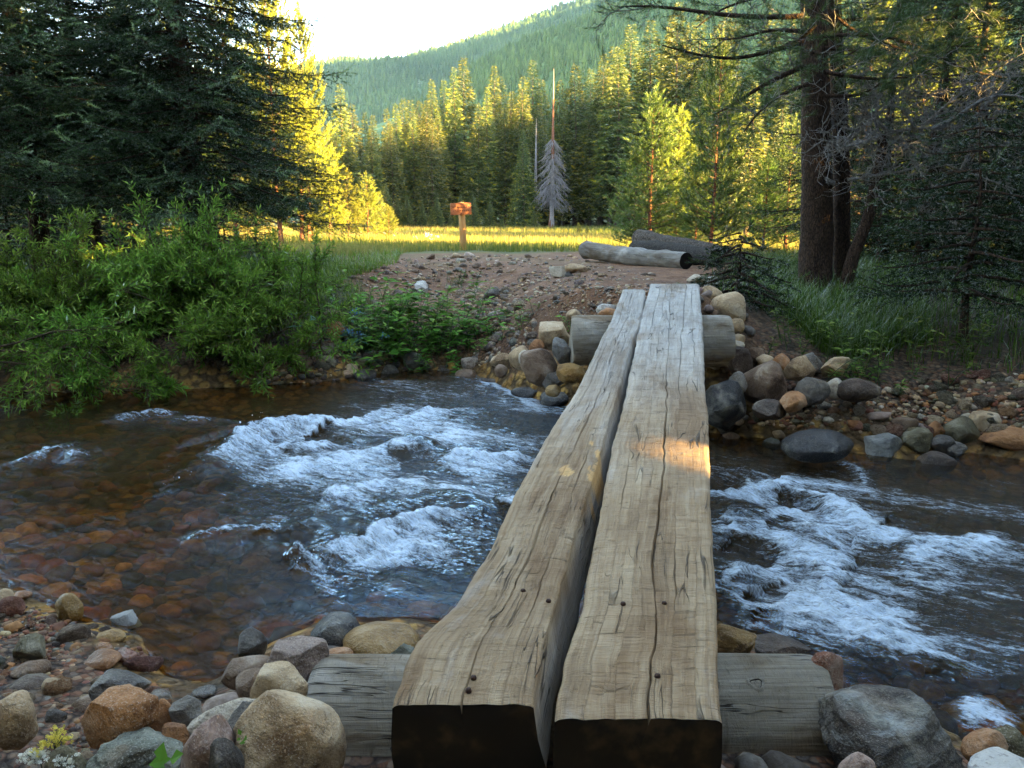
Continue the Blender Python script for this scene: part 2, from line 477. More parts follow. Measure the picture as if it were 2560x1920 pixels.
# ================================================================== footbridge
def wood_mat(name, c_lo, c_mid, c_hi, chk=1.0, rough=.8, worn=None):
    """uv: u across (m), v along the grain (m)"""
    t = NT(name)
    uv = t.uv()
    g1 = t.noise(t.mapv(uv, (210, 3.2, 1)), 1.0, 4, .65, .5)
    g2 = t.noise(t.mapv(uv, (60, 2.2, 1)), 1.0, 5, .6, .4)
    g3 = t.noise(t.mapv(uv, (5, 1.6, 1)), 1.0, 5, .6)
    cross = t.noise(t.mapv(uv, (5.5, 22, 1)), 1.0, 5, .72, 1.6)
    cross2 = t.noise(t.mapv(uv, (13, 62, 1)), 1.0, 4, .7, 1.8)
    f = t.math('ADD', t.math('ADD', t.math('MULTIPLY', g1, .24), t.math('MULTIPLY', g2, .38)), t.math('MULTIPLY', g3, .38))
    col = t.ramp(f, [(.30, c_lo), (.48, c_mid), (.66, c_hi)])
    if worn is not None:   # trodden, barkless tan wood against grey weathered wood
        w = t.attr('worn')
        colw = t.ramp(f, [(.30, worn[0]), (.48, worn[1]), (.66, worn[2])])
        col = t.mix(t.math('MULTIPLY', w, 1.0), col, colw)
    # hewing marks across the grain: dirt lodged in the axe cuts
    cut = t.step(cross, .60, .70)
    cut2 = t.step(cross2, .64, .72)
    col = t.mix(t.math('MULTIPLY', t.math('MULTIPLY', cut, t.step(g3, .42, .60)), .6 * chk), col, (.10, .070, .042))
    col = t.mix(t.math('MULTIPLY', t.math('MULTIPLY', cut2, t.step(g3, .48, .62)), .85 * chk), col, (.06, .042, .03))
    blot = t.noise(t.mapv(uv, (3.2, 1.1, 1), (5, 2, 0)), 1.0, 5, .65, .6)
    col = t.mix(t.math('MULTIPLY', t.step(blot, .48, .66), .75 * chk), col, t.mix(1.0, col, (.56, .44, .32), 'MULTIPLY'))
    col = t.mix(t.math('MULTIPLY', t.step(t.math('SUBTRACT', 1.0, blot), .54, .68), .30 * chk), col, (.56, .53, .49))
    fresh = t.attr('fresh')
    col = t.mix(fresh, col, t.ramp(f, [(.3, (.42, .22, .08)), (.6, (.66, .42, .18))]))
    # fine checks along the grain
    ck = t.noise(t.mapv(uv, (34, 1.7, 1)), 1.0, 2, .5, .5)
    ckl = t.math('ABSOLUTE', t.math('SUBTRACT', ck, .5))
    gate = t.step(t.noise(t.mapv(uv, (5, 2.5, 1), (3, 1, 0)), 1.0, 2), .52, .62)
    line = t.math('MULTIPLY', t.math('SUBTRACT', 1.0, t.step(ckl, .004, .016)), gate)
    col = t.mix(t.math('MULTIPLY', line, .75 * chk), col, (.030, .022, .016))
    spk = t.step(t.voro(t.mapv(uv, (1, .7, 1)), 42, 'F1', 0), .06, .11)
    spk = t.math('MULTIPLY', t.math('SUBTRACT', 1.0, spk), t.step(g3, .5, .6))
    col = t.mix(t.math('MULTIPLY', spk, .7), col, (.05, .032, .022))
    h = t.math('ADD', t.math('MULTIPLY', g1, .22), t.math('ADD', t.math('MULTIPLY', g2, .5), t.math('MULTIPLY', cross, .75)))
    h = t.math('SUBTRACT', h, t.math('ADD', t.math('MULTIPLY', line, 1.6), t.math('ADD', t.math('MULTIPLY', cut, .5), t.math('MULTIPLY', cut2, .5))))
    return t.done(t.pbr(col, rough, t.bump(h, .8, .018), .25))
M_deck = wood_mat('hewn_wood', (.17, .152, .132), (.33, .308, .28), (.50, .48, .455), 1.0, .72,
                  ((.13, .075, .036), (.31, .205, .110), (.48, .355, .215)))
M_sill = wood_mat('sill_wood', (.13, .108, .082), (.25, .215, .165), (.38, .335, .27), 1.25, .8)
M_pale = wood_mat('split_wood', (.42, .30, .17), (.62, .45, .24), (.72, .55, .32), .2, .7)
t = NT('shade_black_end_grain')  # near-black: deep shade on the cut ends is put into the colour
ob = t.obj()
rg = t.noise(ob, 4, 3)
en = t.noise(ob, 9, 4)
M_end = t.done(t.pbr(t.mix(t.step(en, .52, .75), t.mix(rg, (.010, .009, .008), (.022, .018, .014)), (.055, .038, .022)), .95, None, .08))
t = NT('rusty_iron')
M_rust = t.done(t.pbr(t.ramp(t.noise(t.obj(), 300, 3), [(.3, (.03, .018, .013)), (.7, (.10, .05, .035))]), .75, None, .4, Metallic=.5))

BZ0, BSL = .715, .0945
def on_deck(u, v):
    d = rayd(u, v)
    s = (BZ0 + BSL * (CAM[1] - 1.83) - CAM[2]) / (d[2] - BSL * d[1])
    return CAM + d * s
def edge_curve(px, y0, y1):
    w = np.array([on_deck(u * 1.1573, v * 1.1573) for u, v in px])
    w = w[np.argsort(w[:, 1])]
    return w[:, 1], w[:, 0]
FRESH = []
for u_, v_, a_, b_ in [(1293, 1000, .026, .24), (1281, 1040, .022, .14), (1222, 1018, .028, .06)]:
    w_ = on_deck(u_ * 1.1573, v_ * 1.1573); FRESH.append((w_[0], w_[1], a_, b_))
def hewn_beam(seed, lpx, rpx, y0, y1, thick, bulgeL, bulgeR, cracks, ns=330):
    """beam hewn flat on top, log-round below. Returns dict of arrays in world coordinates."""
    ly, lx = edge_curve(lpx, y0, y1); ry, rx = edge_curve(rpx, y0, y1)
    ys = np.linspace(y0, y1, ns)
    xl = np.interp(ys, ly, lx); xr = np.interp(ys, ry, rx)
    k = np.ones(9) / 9.
    pad = lambda a: np.convolve(np.pad(a, 4, 'edge'), k, 'valid')
    nlo = lambda s, f: vn(np.stack([ys * f, np.full_like(ys, s), np.full_like(ys, seed)], -1), seed)
    xl = pad(xl) + .004 * nlo(1, 3) + .003 * nlo(2, 14); xr = pad(xr) + .004 * nlo(3, 3) + .003 * nlo(4, 14)
    zt = BZ0 + BSL * (ys - 1.83)
    # cross-section ring: top flat (columns), then round belly
    s_top = np.linspace(0, 1, 61)
    cols = [s_top]
    P0 = []
    for j in range(ns):
        w = xr[j] - xl[j]
        s = s_top.copy()
        zoff = np.zeros_like(s)
        anc, tgt, dps, hws = [0], [0.0], [], []
        for (ctrl, segs, sd) in cracks:
            y_ = ys[j]
            sc = np.interp(y_, [c[0] for c in ctrl], [c[1] for c in ctrl])
            sc += .020 * vn(np.array([[y_ * 3, sd, .5]]), sd)[0] + .009 * vn(np.array([[y_ * 14, sd, .5]]), sd + 3)[0] + .005 * vn(np.array([[y_ * 45, sd, .5]]), sd + 4)[0]
            g = 0.0; wd = .002
            for (ya_, yb_, w_) in segs:
                gg = sm((y_ - ya_) / .15) * sm((yb_ - y_) / .3) * np.clip(.75 + .8 * vn(np.array([[y_ * 2.6, sd, 2.5]]), sd + 7)[0], .15, 1.2)
                if gg > g: g, wd = gg, w_
            anc.append(int(round(np.mean([c[1] for c in ctrl]) * 60))); tgt.append(sc); dps.append(.045 * min(g * 1.4, 1)); hws.append(max(wd * g, .0006) / w)
        anc.append(60); tgt.append(1.0)
        s = np.interp(np.arange(61), anc, tgt)
        for i, sc, dp, hw in zip(anc[1:-1], tgt[1:-1], dps, hws):
            s[i - 2] = sc - hw - .002 / w; s[i - 1] = sc - hw; s[i] = sc; s[i + 1] = sc + hw; s[i + 2] = sc + hw + .002 / w
            zoff[i] -= dp; pass
        edge_r = np.minimum(s, 1 - s) * w
        zo = zoff - .010 * np.exp(-edge_r / .009)
        top = np.stack([xl[j] + s * w, np.full_like(s, ys[j]), zt[j] + zo], -1)
        # belly from right edge down round to left edge
        a = np.linspace(0, 1, 25)[1:-1]
        ang = a * np.pi
        cx = (xl[j] + xr[j]) / 2
        bx = cx + np.cos(ang) * w / 2 * (1 + .0 * a) + bulgeR * np.sin(np.clip(a / .5, 0, 1) * np.pi) * (a < .5) - bulgeL * np.sin(np.clip((1 - a) / .5, 0, 1) * np.pi) * (a > .5)
        bz = zt[j] - .02 - thick * np.sin(ang) ** .62
        P0.append(np.concatenate([top, np.stack([bx, np.full_like(bx, ys[j]), bz], -1)]))
    P0 = np.array(P0); nr = P0.shape[1]; nt = len(s_top)
    q = P0.reshape(-1, 3)
    dsp = .0045 * fbm(q * [10, 30, 9], seed, 3) + .0035 * fbm(q * [26, 70, 30], seed + 5, 2)
    isT = np.tile(np.arange(nr) < nt, ns)
    q[:, 2] += dsp * np.where(isT, 1.0, .3)
    dx = (.012 * fbm(q * [2, 5, 10], seed + 9, 3))
    q[:, 0] += np.where(isT, 0, dx)
    Fq = grid_faces(ns, nr, True)
    uu = np.tile(np.concatenate([s_top * .38, np.linspace(.4, .95, nr - nt)]), ns)
    uv = np.stack([uu + seed * .37, q[:, 1]], -1)
    worn = np.where(isT, sm((6.3 - q[:, 1] + .9 * fbm(q * [3, 1.2, 1], seed + 20, 3)) / 3.2) * .95, .25 * sm((4.2 - q[:, 1]) / 2))
    fresh = np.zeros(len(q))
    for fx_, fy_, frx, fry in (FRESH if seed == 3 else []):
        fresh = np.maximum(fresh, 1.0 * (((q[:, 0] - fx_) / frx) ** 2 + ((q[:, 1] - fy_) / fry) ** 2 + 2.2 * fbm(q * [38, 12, 38], 90, 3) < .7) * (q[:, 2] > BZ0 + BSL * (q[:, 1] - 1.83) - .13))
    return dict(fresh=fresh, V=q, F=Fq, uv=uv, worn=worn, ns=ns, nr=nr, ring0=q[:nr], ring1=q[-nr:])

LL = [(1345, 625), (1320, 690), (1280, 770), (1240, 850), (1175, 950), (1110, 1070), (1060, 1180), (1010, 1260), (975, 1320), (925, 1352), (890, 1400), (868, 1460), (853, 1510)]
LR = [(1395, 625), (1384, 690), (1352, 780), (1335, 850), (1305, 950), (1272, 1060), (1237, 1180), (1203, 1300), (1176, 1400), (1157, 1500), (1146, 1560)]
RL = [(1405, 613), (1382, 700), (1352, 850), (1324, 960), (1302, 1060), (1282, 1180), (1257, 1320), (1227, 1400), (1208, 1470), (1198, 1560)]
RR = [(1510, 613), (1518, 700), (1525, 850), (1533, 960), (1536, 1060), (1540, 1180), (1546, 1320), (1550, 1400), (1552, 1480), (1558, 1565)]
yl0 = on_deck(1000 * 1.1573, 1522 * 1.1573)[1]; yr0 = on_deck(1380 * 1.1573, 1553 * 1.1573)[1]
yl1 = on_deck(1370 * 1.1573, 625 * 1.1573)[1]; yr1 = on_deck(1450 * 1.1573, 613 * 1.1573)[1]
B0 = np.array([.45, 2.55, 0.0])
bridge = empty('footbridge', B0, 'rustic footbridge of two weathered hewn logs laid over the stream on cross logs', 'footbridge')
def put(name, V, F, mats, parent, loc, attrs=None, uv=None, smooth=True):
    return link(name, mesh(name, np.asarray(V) - loc, F, attrs, smooth, uv), mats, parent)
def end_cap(name, ring, mat, parent, loc, bulge=-.004, seed=1):
    c = ring.mean(0)
    layers = [ring * f + c * (1 - f) + np.array([0, bulge * (1 - f) - .002, 0]) for f in (1.0, .8, .6, .4, .2, .002)]
    V = np.concatenate(layers)
    V[:, 1] += .004 * fbm(V * 22, seed, 3)
    return put(name, V, grid_faces(len(layers), len(ring), True), mat, parent, loc, None, V[:, [0, 2]])
def spike(x, y, parent, r=.0085):
    z = BZ0 + BSL * (y - 1.83) + .002
    a = np.arange(10) * 2 * np.pi / 10
    V = np.concatenate([np.stack([x + r * f * np.cos(a), y + r * f * np.sin(a), np.full(10, z + h)], -1) for f, h in ((1, -.03), (1, .002), (.8, .006), (.05, .007))])
    put('spike', V, grid_faces(4, 10, True), M_rust, parent, B0)
for nm, seed, lp, rp, y0, y1, th, bl, br, cr, spk, lab in (
    ('deck_log', 3, LL, LR, yl0, yl1, .30, .025, .065,
     [([(1.5, .46), (2.2, .50), (3.2, .52), (4.2, .60), (5.5, .50), (7.4, .45)], [(1.2, 2.9, .0035), (2.6, 4.6, .0045), (4.9, 7.3, .0035)], 71), ([(1.5, .78), (4, .80), (7.4, .74)], [(2.2, 2.8, .002), (3.0, 3.7, .0025), (5.2, 6.4, .002)], 72), ([(1.5, .22), (7.4, .26)], [(4.2, 5.6, .002), (6.0, 6.9, .002)], 73)],
     [(1185, 1300), (1130, 1278), (1023, 1466), (1012, 1493)], 'narrower left log of the bridge, split open along its right edge'),
    ('deck_log', 5, RL, RR, yr0, yr1, .33, .02, .012,
     [([(1.5, .53), (2.2, .57), (2.6, .49), (3.4, .535), (4.5, .51), (6, .46), (7.6, .43)], [(1.2, 2.5, .004), (2.35, 4.8, .005), (4.6, 6.2, .0035), (6.0, 7.8, .003)], 81), ([(1.5, .70), (4.6, .66), (6, .68), (7.6, .74)], [(2.3, 2.8, .002), (4.3, 5.9, .003), (5.6, 7.8, .003)], 82), ([(1.5, .36), (7.6, .32)], [(1.3, 1.9, .002), (4.8, 5.8, .0025), (6.1, 7.4, .0025)], 83), ([(1.5, .86), (7.6, .84)], [(4.9, 6.0, .002), (6.4, 7.5, .002)], 84), ([(1.5, .18), (7.6, .2)], [(3.0, 3.6, .002), (5.6, 6.8, .002)], 85)],
     [(1346, 1306), (1435, 1305), (1420, 1462)], 'wider right log of the bridge, flat hewn and checked')):
    b = hewn_beam(seed, lp, rp, y0, y1, th, bl, br, cr)
    lg = put(nm, b['V'], b['F'], M_deck, bridge, B0, {'worn': b['worn'], 'fresh': b['fresh']}, b['uv'])
    lg['label'] = lab
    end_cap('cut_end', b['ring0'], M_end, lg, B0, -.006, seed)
    end_cap('far_end', b['ring1'][::-1], M_sill, lg, B0, .006, seed + 1)
    for u, v in spk:
        p_ = on_deck(u * 1.1573, v * 1.1573); spike(p_[0], p_[1], lg)
def sill(name, x0, x1, yc, zc, r, seed, tilt=0.0):
    n, k = 90, 56
    xs = np.linspace(x0, x1, n); a = np.arange(k) * 2 * np.pi / k
    A, X_ = np.meshgrid(a, xs)
    rr = r * (1 + .07 * fbm(np.stack([X_ * 1.2, np.cos(A) * 1.1, np.sin(A) * 1.1], -1), seed, 3) + .006 * fbm(np.stack([X_ * 4, np.cos(A) * 9, np.sin(A) * 9], -1), seed + 2, 2))
    e = np.minimum(X_ - x0, x1 - X_)
    rr = rr - .012 * np.exp(-e / .015)
    V = np.stack([X_ + .01 * np.sin(A * 2) * (e < .02), yc + rr * np.cos(A), zc + tilt * (X_ - (x0 + x1) / 2) + rr * np.sin(A)], -1).reshape(-1, 3)
    o = put(name, V, grid_faces(n, k, True)[:, ::-1], M_sill, bridge, B0, None, np.stack([(A * r + seed * .3).ravel(), X_.ravel()], -1))
    for ring, nm in ((V[:k], 'sawn_end'), (V[-k:], 'sawn_end')):
        c = ring.mean(0)
        lay = np.concatenate([ring * f + c * (1 - f) for f in (1, .7, .4, .002)])
        put(nm, lay, grid_faces(4, k, True), M_sill, o, B0, None, lay[:, 1:])
    return o
def sill_by_px(ul, ur, vtop, vbot, y, seed, lab):
    d1 = math.atan((vtop - 960) / FPX) + PITCH; d2 = math.atan((vbot - 960) / FPX) + PITCH
    r = y * math.sin((d2 - d1) / 2); am = (d1 + d2) / 2
    zc = CAM[2] - y * math.tan(am); r = r / math.cos(am)
    dep = y * cP + (CAM[2] - zc) * sP
    o = sill('sill_log', (ul - 1280) / FPX * dep, (ur - 1280) / FPX * dep, y, zc, r, seed)
    o['label'] = lab
    return o
s1_ = sill_by_px(795, 2052, 1634, 1995, 2.62, 11, 'near cross log under the bridge, knot hole in its right end')
s2_ = sill_by_px(1428, 1823, 787, 915, 7.12, 12, 'far cross log under the bridge on the rocky bank')
# knot holes on the near sill
def knot(px, parent, y, zc, r, rad):
    d = rayd(*px)
    # nearest intersection with the cylinder
    oy, oz = CAM[1] - y, CAM[2] - zc
    A_ = d[1] ** 2 + d[2] ** 2; B_ = 2 * (oy * d[1] + oz * d[2]); C_ = oy ** 2 + oz ** 2 - r ** 2
    s = (-B_ - math.sqrt(max(B_ * B_ - 4 * A_ * C_, 0))) / (2 * A_)
    p_ = CAM + d * s
    nrm = unit(np.array([0, p_[1] - y, p_[2] - zc]))
    fr_ = frames(nrm[None], (1, 0, 0))[0]
    a = np.arange(14) * 2 * np.pi / 14
    Vs = []
    for f_, h_ in ((1.9, -.006), (1.35, .006), (1.0, .004), (.75, -.004), (.05, -.010)):
        rj = rad * f_ * (1 + .18 * np.sin(a * 3 + 1))
        Vs.append(p_ + fr_[1] * (rj * np.cos(a))[:, None] + fr_[2] * (rj * 1.2 * np.sin(a))[:, None] + fr_[0] * h_)
    Vk = np.concatenate(Vs)
    o = put('knot', Vk, grid_faces(5, 14, True), M_sill, parent, B0, None, Vk[:, :2])
    o.data.materials.append(M_end)
    mi = np.zeros(len(o.data.polygons), np.int32); mi[28:] = 1
    o.data.polygons.foreach_set('material_index', mi)
# cylinder data again for the near sill
_y = 2.62; _d1 = math.atan((1634 - 960) / FPX) + PITCH; _d2 = math.atan((1995 - 960) / FPX) + PITCH
_r = _y * math.sin((_d2 - _d1) / 2) / math.cos((_d1 + _d2) / 2); _z = CAM[2] - _y * math.tan((_d1 + _d2) / 2)
knot((1891, 1709), s1_, _y, _z, _r, .017)
knot((1846, 1905), s1_, _y, _z, _r, .018)

# ================================================================== rocks
import bmesh
def ico(sub):
    bm = bmesh.new(); bmesh.ops.create_icosphere(bm, subdivisions=sub, radius=1.0)
    bm.verts.ensure_lookup_table()
    V = np.array([v.co[:] for v in bm.verts]); F = np.array([[v.index for v in f.verts] for f in bm.faces]); bm.free()
    return V, F
ICO = {s: ico(s) for s in (2, 3, 4, 5)}
def rock_shape(seed, kind='round', sub=4, tilt=0.0):
    V, F = ICO[sub]; V = V.copy()
    r_ = np.random.default_rng(seed)
    off = r_.uniform(-50, 50, 3)
    par = {'round': (.24, 9, .68, .95), 'cob': (.28, 13, .56, .86), 'ang': (.22, 15, .46, .76), 'slab': (.16, 11, .52, .85), 'crag': (.30, 18, .42, .76)}[kind]
    V *= (1 + par[0] * fbm(V * .9 + off, seed, 2))[:, None]
    if kind == 'slab': V[:, 2] *= .5
    for k in range(par[1]):
        n = unit(r_.normal(size=3)); d = r_.uniform(par[2], par[3])
        if kind == 'slab': d *= (.5 + .5 * np.hypot(n[0], n[1]))
        ex = np.maximum(V @ n - d, 0)
        V -= ex[:, None] * n * (.97 if kind in ('ang', 'slab', 'crag') else .82)
    if kind in ('round', 'cob', 'ang'):
        pass
    rough = {'round': .040, 'cob': .055, 'ang': .065, 'slab': .05, 'crag': .10}[kind]
    V += unit(V) * (rough * fbm(V * 3.5 + off, seed + 3, 4))[:, None]
    if kind in ('ang', 'crag', 'slab'):
        rid = 1 - np.abs(vn(V * [5, 5, 9] + off, seed + 5))
        V += unit(V) * ((rid - .7) * rough * .8)[:, None]
    if kind != 'slab':
        q = r_.normal(size=4); q /= np.linalg.norm(q)
        M = np.array(Matrix.Rotation(r_.uniform(0, 6.28), 3, Vector(unit(r_.normal(size=3)))))
        V = V @ M.T
    else:
        a = r_.uniform(0, 6.28); c, s = math.cos(a), math.sin(a)
        V = V @ np.array([[c, -s, 0], [s, c, 0], [0, 0, 1]]).T
    if tilt:
        a = R(tilt); c, s = math.cos(a), math.sin(a)
        V = V @ np.array([[c, 0, s], [0, 1, 0], [-s, 0, c]]).T
    lo, hi = V.min(0), V.max(0)
    V = (V - (lo + hi) / 2) / ((hi - lo) / 2)
    return V, F
def rock_mat(name, speck=.5, rough=.85, spec=.3, streak=0.0, lich=.25, sat=1.0):
    t = NT(name)
    ob = t.obj(); oi = t.n('ObjectInfo'); rnd = oi.outputs['Random']
    off = t.n('VectorMath', {0: t.n('CombineXYZ', {0: rnd, 1: rnd, 2: rnd}).outputs[0], 1: (37, 53, 71)}, operation='MULTIPLY').outputs[0]
    p = t.n('VectorMath', {0: ob, 1: off}, operation='ADD').outputs[0]
    n1 = t.noise(p, 7, 6, .65, .4); n2 = t.noise(p, 46, 4, .7); n3 = t.noise(p, 2.6, 3, .5, .5); n4 = t.noise(p, 150, 2, .7)
    base = oi.outputs['Color']
    lo = t.mix(1.0, base, (.40, .34, .30), 'MULTIPLY'); hi = t.mix(.42, base, (.85, .76, .60), 'SCREEN')
    v = t.math('ADD', t.math('MULTIPLY', n1, .55), t.math('MULTIPLY', n3, .45))
    c = t.mix(t.step(v, .38, .53), lo, base)
    c = t.mix(t.math('MULTIPLY', t.step(v, .50, .70), .8), c, hi)
    sp = t.step(n2, .55, .66); sp2 = t.step(n4, .56, .64)
    c = t.mix(t.math('MULTIPLY', sp, speck), c, t.mix(1.0, base, (.28, .24, .22), 'MULTIPLY'))
    c = t.mix(t.math('MULTIPLY', sp2, speck * .8), c, t.mix(.6, base, (.75, .68, .58)))
    if streak:
        w = t.noise(t.mapv(p, (3, 3, 22), (0, 0, 0), (.5, .7, 0)), 1.0, 6, .7, .9)
        c = t.mix(t.math('MULTIPLY', t.step(w, .50, .66), streak * 1.4), c, (.36, .365, .35))
        c = t.mix(t.math('MULTIPLY', t.step(t.math('SUBTRACT', 1.0, w), .54, .66), .7), c, (.035, .035, .036))
        c = t.mix(t.math('MULTIPLY', t.step(n3, .58, .72), streak * .7), c, (.20, .27, .25))
    ve = t.voro(t.n('VectorMath', {0: p, 1: t.n('TexNoise', {'Vector': p, 'Scale': 5.0, 'Detail': 4.0}).outputs[1]}, operation='ADD').outputs[0], 3.2, 'DISTANCE_TO_EDGE', 0)
    c = t.mix(t.math('MULTIPLY', t.math('SUBTRACT', 1.0, t.step(ve, .002, .012)), .22), c, t.mix(1.0, base, (.22, .19, .17), 'MULTIPLY'))
    if lich:
        c = t.mix(t.math('MULTIPLY', t.step(t.noise(p, 4.2, 5, .6, .8), .60, .70), lich), c, t.mix(.5, base, (.40, .16, .05)))
    h = t.math('ADD', t.math('ADD', t.math('MULTIPLY', n1, 1.0), t.math('MULTIPLY', n2, .30)), t.math('MULTIPLY', n4, .08))
    return t.done(t.pbr(c, rough, t.bump(h, 1.0, .042), spec))
M_rock = rock_mat('granite', .55)
M_rocks = rock_mat('smooth_stone', .22, .72, .35, 0, .15)
M_wet = rock_mat('wet_stone', .25, .22, .55, 0, .1)
M_damp = rock_mat('damp_stone', .25, .45, .45, 0, .35)
M_gneiss = rock_mat('gneiss', .35, .8, .3, .55, .10)
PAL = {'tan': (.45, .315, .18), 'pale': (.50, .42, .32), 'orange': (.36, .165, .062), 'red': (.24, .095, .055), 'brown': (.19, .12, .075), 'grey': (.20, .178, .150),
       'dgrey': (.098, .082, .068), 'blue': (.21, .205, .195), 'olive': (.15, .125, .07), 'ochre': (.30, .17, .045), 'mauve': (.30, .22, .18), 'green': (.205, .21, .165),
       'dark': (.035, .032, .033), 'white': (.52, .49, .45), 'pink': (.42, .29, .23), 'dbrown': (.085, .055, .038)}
MM = {'g': M_rock, 's': M_rocks, 'w': M_wet, 'd': M_damp, 'n': M_gneiss}
RNUM = [0]
def rock(bb, col, kind, m, label, y=None, sub=4, dy=0.0, tilt=0.0, fat=1.0, up=0.0):
    """bb: the stone's outline box in the photo; it stands where the ray through its foot meets the ground"""
    u0, v0, u1, v1 = bb
    RNUM[0] += 1
    uc, vc = (u0 + u1) / 2, (v0 + v1) / 2
    if y is None:
        _, dep = hit(uc, v1 - .14 * (v1 - v0))
    else:
        dep = (at_y(uc, vc, y) - CAM) @ np.array([0, cP, -sP])
    dep += dy
    rx = (u1 - u0) / 2 * dep / FPX
    el = PITCH + math.atan((vc - 960) / FPX)
    rv = (v1 - v0) / 2 * dep / FPX
    ry = rx * .85 * fat
    # vertical half-size that gives the seen height at this look-down angle
    rz = math.sqrt(max(rv ** 2 - (ry * math.sin(el)) ** 2, (rv * .55) ** 2)) / math.cos(el)
    c = CAM + rayd(uc, vc) * (dep + ry * .35)
    V, F = rock_shape(1000 + RNUM[0] * 7, kind, sub, tilt)
    o = link('boulder' if rx > .09 else 'stone', mesh('boulder', V * [rx, ry, rz], F, None, True), MM[m], None, c)
    o.color = (*PAL[col], 1)
    return tag(o, label, 'rock')
